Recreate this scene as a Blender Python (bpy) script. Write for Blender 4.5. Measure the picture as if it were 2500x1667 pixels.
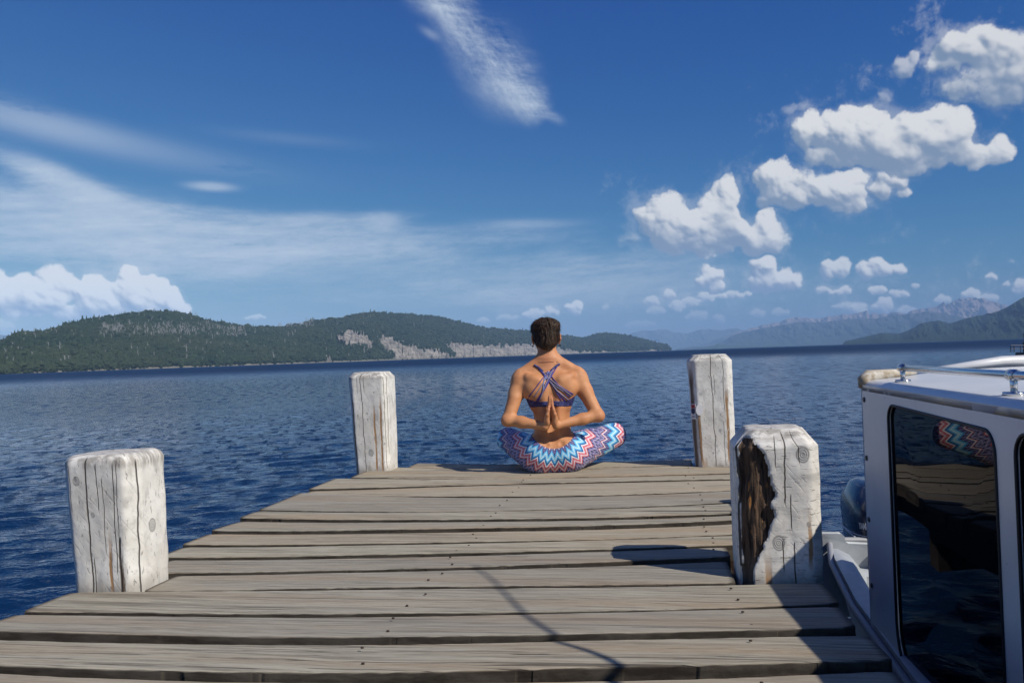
import bpy, bmesh, math, random
import numpy as np
from mathutils import Vector, Matrix
from mathutils.bvhtree import BVHTree
random.seed(3); np.random.seed(3)
for _o in list(bpy.data.objects): bpy.data.objects.remove(_o)
S=bpy.context.scene; COL=S.collection

# ------------------------------------------------------------------ camera
F=1944.0; ROLL=0.0335; PITCH=math.atan((867.6-833.5)/F); EYE=0.64      # camera 0.64 m above the deck (z = 0)
WATER=-0.95
def cam_axes():
    f=np.array([0,math.cos(PITCH),math.sin(PITCH)]); U0=np.array([0,-math.sin(PITCH),math.cos(PITCH)]); X=np.array([1.,0,0])
    return f, math.cos(ROLL)*X-math.sin(ROLL)*U0, math.sin(ROLL)*X+math.cos(ROLL)*U0
CF,CR,CU=cam_axes()
cam=bpy.data.cameras.new('camera'); camo=bpy.data.objects.new('camera',cam); COL.objects.link(camo)
cam.sensor_width=36; cam.lens=36*F/2500; cam.clip_start=.05; cam.clip_end=60000
camo.matrix_world=Matrix(((CR[0],CU[0],-CF[0],0),(CR[1],CU[1],-CF[1],0),(CR[2],CU[2],-CF[2],EYE),(0,0,0,1)))
S.camera=camo
# ------------------------------------------------------------------ sun and sky
SUN_EL=math.radians(42); SHX,SHY=-.80,.60                    # the way shadows run on the deck
sun=bpy.data.lights.new('sun','SUN'); sun.energy=4.7; sun.angle=math.radians(.53); sun.color=(1,.935,.84)
suno=bpy.data.objects.new('sun',sun); COL.objects.link(suno)
SUND=Vector((-SHX*math.cos(SUN_EL),-SHY*math.cos(SUN_EL),math.sin(SUN_EL)))   # towards the sun
suno.rotation_euler=SUND.to_track_quat('Z','Y').to_euler()
S.view_settings.view_transform='Standard'; S.view_settings.look='None'; S.view_settings.exposure=0; S.view_settings.gamma=1
S.view_settings.use_curve_mapping=False
S.cycles.max_bounces=6; S.cycles.diffuse_bounces=2; S.cycles.glossy_bounces=3; S.cycles.transmission_bounces=3; S.cycles.volume_bounces=1; S.cycles.transparent_max_bounces=6
S.cycles.caustics_reflective=False; S.cycles.caustics_refractive=False
SKY_STRENGTH=.10
def raydir(px,py):
    d=CF*F+(px-1250)*CR-(py-833.5)*CU
    return d/np.linalg.norm(d)
def azel(px,py):
    d=raydir(px,py); return math.degrees(math.atan2(d[0],d[1])), math.degrees(math.asin(d[2]))
def spec_noise(h,w,beta,seed,sx=1.0,sy=1.0,rot=0.0,lo=0.0):
    """fractal noise of zero mean, unit deviation; features stretched sx, sy times, turned by rot"""
    r=np.random.RandomState(seed)
    fy=np.fft.fftfreq(h)[:,None]*h; fx=np.fft.rfftfreq(w)[None,:]*w*h/w
    c,s=math.cos(rot),math.sin(rot)
    u=(fx*c+fy*s)/sx; v=(-fx*s+fy*c)/sy
    k=np.sqrt(u*u+v*v); k[0,0]=1
    a=(k+lo)**(-beta/2); a[0,0]=0
    n=np.fft.irfft2(np.fft.rfft2(r.randn(h,w))*a,s=(h,w))
    return (n-n.mean())/n.std()
def gblur(a,s):
    h,w=a.shape; p=int(3*s)+1
    b=np.pad(a,p,mode='edge'); H,W=b.shape
    fy=np.fft.fftfreq(H)[:,None]; fx=np.fft.rfftfreq(W)[None,:]
    g=np.exp(-2*(math.pi*s)**2*(fx*fx+fy*fy))
    return np.fft.irfft2(np.fft.rfft2(b)*g,s=(H,W))[p:p+h,p:p+w]
def sst(a,b,x):
    t=np.clip((x-a)/(b-a),0,1); return t*t*(3-2*t)
def cumulus(shape,clusters,seed,deg):
    """clusters: lists of lobes (x,y,rx,ry) in image cells, y up; returns light, cover"""
    h,w=shape; r=np.random.RandomState(seed)
    light=np.zeros(shape); cover=np.zeros(shape)
    for cl in clusters:
        lobes=cl['l']; soft=cl.get('soft',1.0); dens=cl.get('a',1.0)
        x0=int(min(l[0]-l[2] for l in lobes)*1-50); x1=int(max(l[0]+l[2] for l in lobes)+50)
        y0=int(min(l[1]-l[3] for l in lobes)*1-50); y1=int(max(l[1]+l[3] for l in lobes)+50)
        W=x1-x0; Hh=y1-y0
        if W<4 or Hh<4: continue
        Z=np.full((Hh,W),-1e3)
        big=max(min(l[2],l[3]) for l in lobes)
        def puff(cx,cy,cz,R):
            a0=max(0,int(cx-R-x0)); a1=min(W,int(cx+R-x0)+2); b0=max(0,int(cy-R-y0)); b1=min(Hh,int(cy+R-y0)+2)
            if a1<=a0 or b1<=b0: return
            X=np.arange(a0,a1)+x0-cx; Y=np.arange(b0,b1)+y0-cy
            q=R*R-X[None,:]**2-Y[:,None]**2
            zz=np.where(q>0,cz+np.sqrt(np.maximum(q,0)),-1e3)
            Z[b0:b1,a0:a1]=np.maximum(Z[b0:b1,a0:a1],zz)
        for (lx,ly,rx,ry) in lobes:
            m=min(rx,ry); n=int(6+5*max(rx,ry)/m)
            for i in range(n):
                t=r.rand()*6.283; q=math.sqrt(r.rand())*.62
                cx=lx+math.cos(t)*q*rx; cy=ly+math.sin(t)*q*ry; R=m*(.30+.25*r.rand())
                puff(cx,cy,0,R)
                for j in range(7):
                    t2=r.rand()*6.283; ph=r.rand()*1.3; R2=R*(.25+.3*r.rand())
                    c2x=cx+math.cos(t2)*math.sin(ph)*R*.95; c2y=cy+math.sin(t2)*math.sin(ph)*R*.85+R*.1; c2z=math.cos(ph)*R*.9
                    puff(c2x,c2y,c2z,R2)
                    if R2>6:
                        for k in range(6):
                            t3=r.rand()*6.283; p3=r.rand()*1.4; R3=R2*(.25+.3*r.rand())
                            puff(c2x+math.cos(t3)*math.sin(p3)*R2*.95,c2y+math.sin(t3)*math.sin(p3)*R2*.95,c2z+math.cos(p3)*R2*.95,R3)
        wx=spec_noise(Hh,W,3.7,seed+17+x0%50)*big*.09; wy=spec_noise(Hh,W,3.7,seed+18+y0%50)*big*.09
        IX=np.clip(np.arange(W)[None,:]+wx,0,W-1).astype(int); IY=np.clip(np.arange(Hh)[:,None]+wy,0,Hh-1).astype(int)
        Z=Z[IY,IX]
        mask=(Z>-500).astype(float); Zf=np.where(mask>0,Z,0)
        n1=spec_noise(Hh,W,2.4,seed+7)
        sm=.8*soft+big*.006
        e=gblur(mask,sm*2.2); th=gblur(np.where(mask>0,Zf+big*.15,0),sm*2.5)/(big*.35+1)
        lowe=gblur(mask,big*.16+1.5)
        al=sst(.30,.80,e+.10*n1)*sst(.18,.72,lowe+.10*n1+.09*soft*spec_noise(Hh,W,3.0,seed+9))
        al=np.maximum(al,(.25*soft)*sst(.10,.75,gblur(mask,big*.22+2.5)+.16*spec_noise(Hh,W,2.7,seed+23)-.05))
        Zs=gblur(np.where(mask>0,Zf,0),sm)+big*.012*n1
        Zl=gblur(np.where(mask>0,Zf,0),big*.18+2)
        def nl(Zz,k):
            gy,gx=np.gradient(Zz); gx*=k; gy*=k
            return (-gx*.52-(gy)*.66+.54)/np.sqrt(1+gx*gx+gy*gy)
        L=.27*nl(Zs,.6)+.27*nl(gblur(np.where(mask>0,Zf,0),big*.05+1.),1.0)+.54*nl(Zl,1.9)+.01
        # bases: each column's lower part loses light
        yy=np.arange(Hh)[:,None]+y0
        ymin=min(l[1]-l[3] for l in lobes); ymax=max(l[1]+l[3] for l in lobes)
        cum=np.cumsum(al[::-1],axis=0)[::-1]         # cloud above this cell
        above=gblur(cum,big*.12+1)
        sh=np.exp(-np.maximum(above-big*.35,0)/(big*1.25+1))
        L=L*(.35+.65*sh)+.12*sh; L=L+cl.get('lift',0.0)
        if 'dim' in cl: L=L*cl['dim']
        al=al*dens
        X0=max(0,x0);X1=min(w,x1);Y0=max(0,y0);Y1=min(h,y1)
        if X1<=X0 or Y1<=Y0: continue
        a=al[Y0-y0:Y1-y0,X0-x0:X1-x0]; l=L[Y0-y0:Y1-y0,X0-x0:X1-x0]
        C=cover[Y0:Y1,X0:X1]; LL=light[Y0:Y1,X0:X1]
        out=a+C*(1-a)
        light[Y0:Y1,X0:X1]=np.where(out>1e-4,(l*a+LL*C*(1-a))/np.maximum(out,1e-4),0); cover[Y0:Y1,X0:X1]=out
    return light,cover
AZ0,AZ1,EL0,EL1,DPP=-44.0,44.0,-1.0,31.0,0.042
def front_sky():
    w=int((AZ1-AZ0)/DPP); h=int((EL1-EL0)/DPP)
    def c(px,py):
        a,e=azel(px,py); return (a-AZ0)/DPP,(e-EL0)/DPP
    def L(*ls):
        o=[]
        for (px,py,rx,ry) in ls:
            x,y=c(px,py); k=math.degrees(1/F)/DPP*.93
            o.append((x,y,rx*k*1.1,ry*k*1.06))
        return o
    # far to near
    small=[]
    rr=np.random.RandomState(5)
    for (px,py,rx,ry,a) in [(1240,778,45,8,.35),(1300,770,40,14,.6),(1345,766,28,12,.7),(1400,758,30,16,.75),(1180,786,30,8,.4),(1478,752,14,8,.3),
        (1600,760,40,10,.35),(1650,752,35,14,.5),(1690,742,40,12,.5),(1740,728,60,10,.6),(1800,722,55,8,.6),(1590,740,26,12,.45),(1630,722,24,14,.6),(1850,770,26,12,.35),(1700,775,40,14,.3),(1755,780,22,12,.3),
        (1560,795,60,10,.25),(1905,765,30,10,.35),(2090,762,32,18,.65),(2150,752,26,18,.7),(2060,750,40,10,.5),(2215,758,30,8,.5),(2200,764,20,8,.4),(2300,735,26,9,.6),(2370,722,26,11,.7),(2410,730,34,10,.6),
        (2010,710,28,9,.6),(2050,712,36,10,.7),(2140,712,30,10,.7),(2190,720,36,9,.65),(2235,700,14,6,.5),(2420,678,18,8,.7),(2455,698,12,6,.6),(2485,708,18,8,.7),(2470,640,10,5,.2),
        (620,777,38,6,.55),(10,800,26,16,.35),(2530,700,60,20,.7),(2620,660,80,25,.8),(-90,740,70,20,.7)]:
        small.append(dict(l=L((px,py,rx,ry*1.1),(px+rr.uniform(-.4,.4)*rx,py-ry*.5,rx*.5,ry)),soft=.9,a=min(1,a*1.15),dim=.97,lift=.10))
    cl=small+[
     dict(l=L((-60,730,44,44),(5,722,42,46),(-10,690,30,28),(55,735,46,40),(60,705,28,26),(100,725,44,42),(125,690,34,34),(160,712,36,34),(200,738,46,38),(225,700,32,30),(262,728,44,42),(300,700,36,38),(305,672,27,28),(335,722,44,44),(368,695,34,32),(400,732,40,38),(440,752,30,22),(60,765,60,20),(150,765,60,22),(240,765,60,22),(330,765,60,22),(400,768,50,18)),soft=.9,a=.98,dim=1.05,lift=.17),
     dict(l=L((1728,680,34,32),(1745,700,30,20)),soft=.9,a=.95),
     dict(l=L((1885,680,62,34),(1860,650,34,34),(1930,690,40,26),(1850,690,40,22),(1890,705,60,12)),soft=.9,a=.96),
     dict(l=L((2040,664,42,28),(2060,652,24,22),(2015,662,22,16)),soft=1.0,a=.85),
     dict(l=L((2130,655,48,26),(2180,658,42,20),(2105,652,26,16)),soft=.9,a=.93),
     dict(l=L((1540,585,30,12),(1515,590,16,8)),soft=2.0,a=.28),
     dict(l=L((1730,628,24,8)),soft=1.2,a=.6),
     dict(l=L((1650,550,95,72),(1755,480,52,66),(1620,515,60,42),(1740,545,110,66),(1860,560,80,56),(1910,585,48,34),(1700,600,110,34),(1560,520,28,22),(1590,545,50,40)),soft=1.1,a=1.0),
     dict(l=L((1960,470,120,52),(1895,440,56,46),(2050,460,70,45),(2060,500,70,22),(1860,480,50,40),(2090,435,46,36)),soft=1.2,a=.98),
     dict(l=L((2165,458,50,34),(2205,478,28,12)),soft=1.4,a=.9),
     dict(l=L((2080,320,75,70),(2120,300,60,56),(1990,330,80,50),(1945,320,35,22),(2050,385,120,34),(2190,340,110,62),(2290,330,80,60),(2330,300,40,36),(2260,390,130,32),(2180,380,90,30),(2400,400,80,22),(2440,385,30,36),(2340,390,60,32)),soft=1.2,a=.99),
     dict(l=L((1950,265,34,12),(1925,275,20,14)),soft=2.6,a=.30),
     dict(l=L((2155,245,22,18)),soft=2.2,a=.35),
     dict(l=L((2205,170,34,22),(2232,150,16,22)),soft=2.0,a=.6),
     dict(l=L((2330,120,46,46),(2300,160,60,36),(2390,118,70,40),(2460,112,70,34),(2420,165,90,36),(2330,232,70,30),(2390,205,70,34),(2440,238,80,30),(2500,190,60,44),(2520,120,50,36),(2560,200,60,40)),soft=1.9,a=.9,dim=.92),
    ]
    light,cover=cumulus((h,w),cl,11,DPP)
    # veils of high cloud, drawn out by the wind
    X=np.arange(w)[None,:]+0*np.arange(h)[:,None]; Y=np.arange(h)[:,None]+0*X
    k=math.degrees(1/F)/DPP*.93
    def G(px,py,rx,ry,rot=0.0,p=1.0):
        x,y=c(px,py); dx=(X-x)/k; dy=-(Y-y)/k
        u=dx*math.cos(rot)+dy*math.sin(rot); v=-dx*math.sin(rot)+dy*math.cos(rot)
        return np.exp(-((u/rx)**2+(v/ry)**2)**p)
    nA=spec_noise(h,w,3.1,3,.22,1.0,0.10); nB=spec_noise(h,w,2.6,4,.18,1.0,-.06); nF=spec_noise(h,w,2.2,9,.25,1.0,.05)
    bank=.75*G(330,600,620,85,.09,1.5)+.88*G(1020,655,580,88,.09,1.4)+.5*G(120,520,360,75,.16,1.4)+.45*G(760,585,330,55,.05,1.5)+.95*G(1440,705,430,85,.0,1.4)+.55*G(1290,565,190,34,.04,1.4)
    bank+=.42*G(1350,745,900,60,.0,1.3)+.18*G(300,740,700,60,.0,1.3)
    bank+=.55*G(200,470,170,34,.38,1.3)+.35*G(90,425,60,22,.2,1.3)+.5*G(880,545,110,26,.04,1.3)+.3*G(700,535,140,18,.0,1.3)+.25*G(960,525,110,12,-.02,1.2)
    v=sst(.02,1.75,bank*(1+.26*nA)+.20*nA+.17*nB+.06*nF)*.90
    sr1=np.abs(spec_noise(h,w,2.7,61,.13,1.0,.07)); sr2=np.abs(spec_noise(h,w,2.7,62,.10,.8,-.03))
    nC=spec_noise(h,w,2.9,71,.16,1.0,.08)
    v=v*np.clip(.92+.26*nC,.35,1.05)
    v=v*np.clip(bank*3.5,0,1)*np.clip(1.12-.42*np.exp(-sr1*3.2)-.30*np.exp(-sr2*3.5),0,1.1)
    v2=.62*G(515,457,56,11,.02,1.4)+.12*G(250,345,330,34,.14,1.2)*np.clip(.6+1.2*nB,0,2)+.14*G(60,290,200,34,.16,1.2)*np.clip(1+.9*nB,0,2)+.10*G(700,340,160,14,.05)+.30*G(1290,548,120,12,.02,1.2)
    # soft lit heads on the bank
    n3=spec_noise(h,w,2.9,21,.6,1.0,.2)
    v3=.55*G(150,440,100,26,.35,1.3)*np.clip(.8+.5*n3,0,2)+.5*G(930,538,48,20,.0,1.5)*np.clip(.9+.5*n3,0,2)+.35*G(280,500,120,24,.42,1.2)*np.clip(.8+.5*n3,0,2)+.28*G(740,535,110,14,.0,1.2)
    # the slanting streak
    rot=math.atan2(290,270)
    x,y=c(1185,150); dx=(X-x)/k; dy=-(Y-y)/k
    ns=spec_noise(h,w,2.4,31,.9,.30,-.9+1.57); ns2=spec_noise(h,w,2.8,33,.5,.5,0)
    ns3=spec_noise(h,w,2.5,37,.2,1.2,-.15)
    u=(dx*math.cos(rot)+dy*math.sin(rot))+8*ns2; vv=-dx*math.sin(rot)+dy*math.cos(rot)+6*ns3+.0003*u*u
    wid=56+16*np.sin(u/70+1.2)-np.clip((u-90)/6,0,40)*.6
    st=np.exp(-(np.abs(vv)/wid)**2.6)*sst(-330,-120,u)*(1-sst(150,215,u))
    st=st*np.clip(.62+.17*ns+.13*ns3+.1*ns2,0,1)
    st+=.35*G(1345,285,30,12,.5,1.2)*np.clip(.8+.5*ns3,0,2)+.28*G(1040,10,50,26,.3,1.3)*np.clip(.8+.5*ns3,0,2)+.35*G(1050,85,26,10,.5)
    veil=1-(1-np.clip(v,0,1))*(1-np.clip(v2,0,1))*(1-np.clip(v3,0,1))*(1-np.clip(st,0,1)*.9)
    return light,cover,veil
def rest_sky():
    w,h=1440,360                       # 0.25 degree cells, whole turn, elevation 0 to 90
    r=np.random.RandomState(77); cl=[]
    for i in range(46):
        az=r.uniform(-180,180); el=r.uniform(2,55)**1.0
        if abs(az)<46 and el<33: continue
        s=r.uniform(4,9)*(.5+el/40); x=(az+180)/.25; y=el/.25
        cl.append(dict(l=[(x+r.uniform(-2,2)*s,y+r.uniform(-.2,.5)*s,s*r.uniform(1.5,3),s*r.uniform(.7,1.1)) for j in range(4)],soft=.8,a=.95))
    light,cover=cumulus((h,w),cl,55,.25)
    n=spec_noise(h,w,3.2,8,.3,1.0,.1)
    el=(np.arange(h)*.25)[:,None]
    veil=sst(.2,2.6,n+.3)*.6*np.exp(-(el/32)**2)
    return light,cover,veil
def sky_rgba(parts):
    light,cover,veil=parts
    t=sst(-.02,.80,light)[...,None]
    lit=np.array([.86,.86,.85]); shd=np.array([.235,.315,.44])
    el=(np.linspace(EL0,EL1,light.shape[0]) if light.shape[0]!=360 else np.arange(360)*.25)[:,None]
    rgb=(shd*(1-t)+lit*t)*(1+.42*np.exp(-(np.maximum(el,0)/5.5)**2))[...,None]
    vc=np.array([.56,.65,.76])
    a=cover+veil*(1-cover)
    col=(rgb*cover[...,None]+vc*(veil*(1-cover))[...,None])/np.maximum(a,1e-4)[...,None]
    return np.concatenate([col,a[...,None]],-1)
def make_image(name,A):
    h,w=A.shape[:2]; im=bpy.data.images.new(name,w,h,alpha=True,float_buffer=True)
    im.colorspace_settings.name='Non-Color'; im.alpha_mode='CHANNEL_PACKED'
    im.pixels.foreach_set(A.astype(np.float32).ravel()); im.update(); return im
class V:
    """a shader socket with arithmetic"""
    nt=None
    def __init__(s,k): s.k=k
    @staticmethod
    def m(op,*a,clamp=False):
        n=V.nt.nodes.new('ShaderNodeMath'); n.operation=op; n.use_clamp=clamp
        for i,x in enumerate(a):
            if isinstance(x,V): V.nt.links.new(x.k,n.inputs[i])
            else: n.inputs[i].default_value=x
        return V(n.outputs[0])
    def __add__(s,o): return V.m('ADD',s,o)
    __radd__=__add__
    def __sub__(s,o): return V.m('SUBTRACT',s,o)
    def __rsub__(s,o): return V.m('SUBTRACT',o,s)
    def __mul__(s,o): return V.m('MULTIPLY',s,o)
    __rmul__=__mul__
    def __truediv__(s,o): return V.m('DIVIDE',s,o)
    def abs(s): return V.m('ABSOLUTE',s)
    def sat(s): return V.m('ADD',s,0.0,clamp=True)
    def lt(s,o): return V.m('LESS_THAN',s,o)
    def gt(s,o): return V.m('GREATER_THAN',s,o)
    def mx(s,o): return V.m('MAXIMUM',s,o)
    def mn(s,o): return V.m('MINIMUM',s,o)
    def pw(s,o): return V.m('POWER',s,o)
    def sst(s,a,b,lo=0.0,hi=1.0):
        n=V.nt.nodes.new('ShaderNodeMapRange'); n.interpolation_type='SMOOTHSTEP'
        V.nt.links.new(s.k,n.inputs[0]); n.inputs[1].default_value=a; n.inputs[2].default_value=b; n.inputs[3].default_value=lo; n.inputs[4].default_value=hi
        return V(n.outputs[0])
def nd(t,**k):
    n=V.nt.nodes.new(t)
    for a,b in k.items(): setattr(n,a,b)
    return n
def lk(a,b): V.nt.links.new(a.k if isinstance(a,V) else a,b)
def setin(n,i,v):
    if isinstance(v,V): lk(v,n.inputs[i])
    elif hasattr(v,'links'): V.nt.links.new(v,n.inputs[i])
    else: n.inputs[i].default_value=v
def combine(x,y,z):
    n=nd('ShaderNodeCombineXYZ')
    for i,v in enumerate((x,y,z)): setin(n,i,v)
    return V(n.outputs[0])
def noise(vec,scale=1.0,detail=3.0,rough=.5,out=0,dist=0.0):
    n=nd('ShaderNodeTexNoise'); setin(n,'Vector',vec); setin(n,'Scale',scale); n.inputs['Detail'].default_value=detail; n.inputs['Roughness'].default_value=rough; n.inputs['Distortion'].default_value=dist
    return V(n.outputs[out])
def mixc(f,a,b,mode='MIX'):
    n=nd('ShaderNodeMix',data_type='RGBA',blend_type=mode); n.clamp_factor=True
    setin(n,0,f)
    for i,v in ((6,a),(7,b)):
        if isinstance(v,(tuple,list)): v=tuple(v)+((1,) if len(v)==3 else ())
        setin(n,i,v)
    return V(n.outputs[2])
def coords(which='Object'):
    n=nd('ShaderNodeTexCoord'); s=nd('ShaderNodeSeparateXYZ'); lk(n.outputs[which],s.inputs[0])
    return V(n.outputs[which]),V(s.outputs[0]),V(s.outputs[1]),V(s.outputs[2])
def attr(name,out='Fac'):
    n=nd('ShaderNodeAttribute',attribute_name=name); return V(n.outputs[out])
def new_mat(name):
    m=bpy.data.materials.new(name); m.use_nodes=True; V.nt=m.node_tree
    return m,m.node_tree.nodes['Principled BSDF']
def bump(h,dist,strength=1.0,normal=None):
    n=nd('ShaderNodeBump'); setin(n,'Height',h); n.inputs['Distance'].default_value=dist; setin(n,'Strength',strength)
    if normal is not None: lk(normal,n.inputs['Normal'])
    return V(n.outputs[0])
def simple(name,col,rough=.5,metal=0.0,spec=.5,var=0.0,scale=8.0,bumpd=0.0):
    m,b=new_mat(name); b.inputs['Roughness'].default_value=rough; b.inputs['Metallic'].default_value=metal; b.inputs['Specular IOR Level'].default_value=spec
    c,x,y,z=coords()
    n=noise(c,scale,5,.6)
    lk(mixc(n.sst(.3,.7),tuple(v*(1-var) for v in col),tuple(min(1,v*(1+var)) for v in col)),b.inputs['Base Color'])
    if bumpd: lk(bump(n,bumpd),b.inputs['Normal'])
    return m
# world: physical sky with clouds as a far sphere of directions
def build_world():
    w=bpy.data.worlds.new('World'); S.world=w; w.use_nodes=True; nt=w.node_tree; V.nt=nt; nt.nodes.clear()
    sky=nd('ShaderNodeTexSky',sky_type='NISHITA'); sky.sun_disc=False; sky.sun_elevation=SUN_EL
    sky.sun_rotation=math.atan2(SUND.x,SUND.y); sky.altitude=800; sky.air_density=1.0; sky.dust_density=.5; sky.ozone_density=3.0
    sr=nd('ShaderNodeSeparateColor'); lk(sky.outputs[0],sr.inputs[0]); gm=nd('ShaderNodeCombineColor')   # clear mountain air seen through a polariser
    for i,(p,g) in enumerate(((2.25,1.0),(1.30,.65),(.56,.565))): lk((V(sr.outputs[i])*SKY_STRENGTH).pw(p)*(g/SKY_STRENGTH),gm.inputs[i])
    tc=nd('ShaderNodeTexCoord'); sp=nd('ShaderNodeSeparateXYZ'); lk(tc.outputs['Generated'],sp.inputs[0])
    x,y,z=[V(sp.outputs[i]) for i in range(3)]
    az=V.m('ARCTAN2',x,y)*(180/math.pi); el=V.m('ARCSINE',z)*(180/math.pi)
    fi=make_image('front_clouds',sky_rgba(front_sky())); ri=make_image('rest_clouds',sky_rgba(rest_sky()))
    u=(az-AZ0)/(AZ1-AZ0); v=(el-EL0)/(EL1-EL0)
    tf=nd('ShaderNodeTexImage',image=fi,extension='EXTEND',interpolation='Cubic'); lk(combine(u,v,0.0),tf.inputs[0])
    tr=nd('ShaderNodeTexImage',image=ri,extension='EXTEND'); lk(combine((az+180)/360,el/90,0.0),tr.inputs[0])
    inside=az.abs().sst(38,43.5,1,0)*el.sst(26.5,30.5,1,0)
    col=mixc(inside,V(tr.outputs[0]),V(tf.outputs[0]))
    al=V(tr.outputs[1])*(1-inside)+V(tf.outputs[1])*inside
    al=al*el.sst(-1,.2)
    b1=nd('ShaderNodeBackground'); lk(gm.outputs[0],b1.inputs[0]); b1.inputs[1].default_value=SKY_STRENGTH
    b2=nd('ShaderNodeBackground'); lk(col,b2.inputs[0]); b2.inputs[1].default_value=1.0
    mx=nd('ShaderNodeMixShader'); lk(al,mx.inputs[0]); lk(b1.outputs[0],mx.inputs[1]); lk(b2.outputs[0],mx.inputs[2])
    o=nd('ShaderNodeOutputWorld'); lk(mx.outputs[0],o.inputs[0])
    w.cycles.sampling_method='MANUAL'; w.cycles.sample_map_resolution=512
build_world()

# ------------------------------------------------------------------ geometry helpers
def tag(o,label=None,cat=None,group=None,kind=None):
    if label: o['label']=label
    if cat: o['category']=cat
    if group: o['group']=group
    if kind: o['kind']=kind
    return o
def empty(name,loc=(0,0,0),parent=None):
    o=bpy.data.objects.new(name,None); COL.objects.link(o); o.location=loc; o.empty_display_size=.1
    if parent: o.parent=parent
    return o
def mesh_obj(name,verts,faces,mat,parent=None,smooth=False,attrs=None,edges=()):
    me=bpy.data.meshes.new(name); me.from_pydata([tuple(v) for v in verts] if not isinstance(verts,np.ndarray) else verts.tolist(),list(edges),faces if isinstance(faces,list) else faces.tolist())
    me.validate(); me.update()
    if smooth: me.polygons.foreach_set('use_smooth',[True]*len(me.polygons))
    if mat: 
        for m in (mat if isinstance(mat,(list,tuple)) else [mat]): me.materials.append(m)
    if attrs:
        for k,a in attrs.items():
            at=me.attributes.new(k,'FLOAT','POINT'); at.data.foreach_set('value',np.asarray(a,np.float32))
    o=bpy.data.objects.new(name,me); COL.objects.link(o)
    if parent: o.parent=parent
    return o
def grid_mesh(name,P,mat,parent=None,smooth=True,attrs=None,flip=False,closed=False):
    """P: (n,m,3) array"""
    n,m=P.shape[:2]; idx=np.arange(n*m).reshape(n,m)
    if closed: idx=np.concatenate([idx,idx[:,:1]],1)
    f=np.stack([idx[:-1,:-1],idx[:-1,1:],idx[1:,1:],idx[1:,:-1]],-1).reshape(-1,4)
    if flip: f=f[:,::-1]
    me=bpy.data.meshes.new(name); V3=P.reshape(-1,3)
    me.vertices.add(len(V3)); me.vertices.foreach_set('co',V3.astype(np.float32).ravel())
    me.loops.add(len(f)*4); me.loops.foreach_set('vertex_index',f.ravel().astype(np.int32))
    me.polygons.add(len(f)); me.polygons.foreach_set('loop_start',np.arange(0,len(f)*4,4,dtype=np.int32))
    me.update(calc_edges=True)
    if smooth: me.polygons.foreach_set('use_smooth',[True]*len(f))
    if attrs:
        for k,a in attrs.items():
            at=me.attributes.new(k,'FLOAT','POINT'); at.data.foreach_set('value',np.asarray(a,np.float32).ravel())
    if mat:
        for mm in (mat if isinstance(mat,(list,tuple)) else [mat]): me.materials.append(mm)
    o=bpy.data.objects.new(name,me); COL.objects.link(o)
    if parent: o.parent=parent
    return o
def _h(ix,iy,iz,s):
    with np.errstate(over='ignore'):
        n=(ix.astype(np.uint32)*np.uint32(374761393)+iy.astype(np.uint32)*np.uint32(668265263)+iz.astype(np.uint32)*np.uint32(2147483647)+np.uint32(s*974711+1))
        n=(n^(n>>np.uint32(13)))*np.uint32(1274126177); n=n^(n>>np.uint32(16)); n=n*np.uint32(2246822519); n^=n>>np.uint32(15)
    return n.astype(np.float64)/4294967295.0*2-1
def vn(x,y,z=0.0,seed=0):
    x,y,z=np.broadcast_arrays(np.asarray(x,float),np.asarray(y,float),np.asarray(z,float))
    xi,yi,zi=np.floor(x).astype(np.int64),np.floor(y).astype(np.int64),np.floor(z).astype(np.int64)
    fx,fy,fz=x-xi,y-yi,z-zi
    fx,fy,fz=[t*t*t*(t*(t*6-15)+10) for t in (fx,fy,fz)]
    r=0
    for a in (0,1):
        for b in (0,1):
            for c in (0,1):
                r=r+_h(xi+a,yi+b,zi+c,seed)*(fx if a else 1-fx)*(fy if b else 1-fy)*(fz if c else 1-fz)
    return r
def fbm(x,y,z=0.0,oct=4,seed=0,gain=.5,lac=2.03):
    r=0; a=1.0; t=0
    for i in range(oct):
        r=r+a*vn(np.asarray(x)*lac**i+7.1*i,np.asarray(y)*lac**i+3.3*i,np.asarray(z)*lac**i,seed+i); t+=a; a*=gain
    return r/t
def gp(px,py,z=0.0):
    d=raydir(px,py); t=(z-EYE)/d[2]; return Vector((d[0]*t,d[1]*t,z))
AX=Vector((.163,.9866,0)); AX.normalize(); RT=Vector((AX.y,-AX.x,0))      # along the pier, and to its right
def ray_side(px,py,v):
    """where the view ray meets the upright plane RT.p = v: (distance along the pier, height)"""
    d=Vector(raydir(px,py)); t=v/d.dot(RT); p=d*t; return p.dot(AX),p.z+EYE
def W3(u,v,z): 
    p=AX*u+RT*v; return Vector((p.x,p.y,z))
def tube(path,rad,seg=8,caps=True):
    P=[Vector(p) for p in path]; n=len(P); rad=rad if isinstance(rad,(list,tuple)) else [rad]*n
    vs=[];fs=[]; up=Vector((0,0,1)); prev=None
    for i,p in enumerate(P):
        t=(P[min(i+1,n-1)]-P[max(i-1,0)]).normalized()
        a=t.cross(up) if prev is None else prev-t*prev.dot(t)
        if a.length<1e-4: a=t.cross(Vector((0,1,0)))
        a.normalize(); prev=a; b=t.cross(a)
        for k in range(seg):
            q=2*math.pi*k/seg; vs.append(p+(a*math.cos(q)+b*math.sin(q))*rad[i])
    for i in range(n-1):
        for k in range(seg):
            fs.append([i*seg+k,i*seg+(k+1)%seg,(i+1)*seg+(k+1)%seg,(i+1)*seg+k])
    if caps: fs.append(list(range(seg))[::-1]); fs.append([(n-1)*seg+k for k in range(seg)])
    return vs,fs
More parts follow.
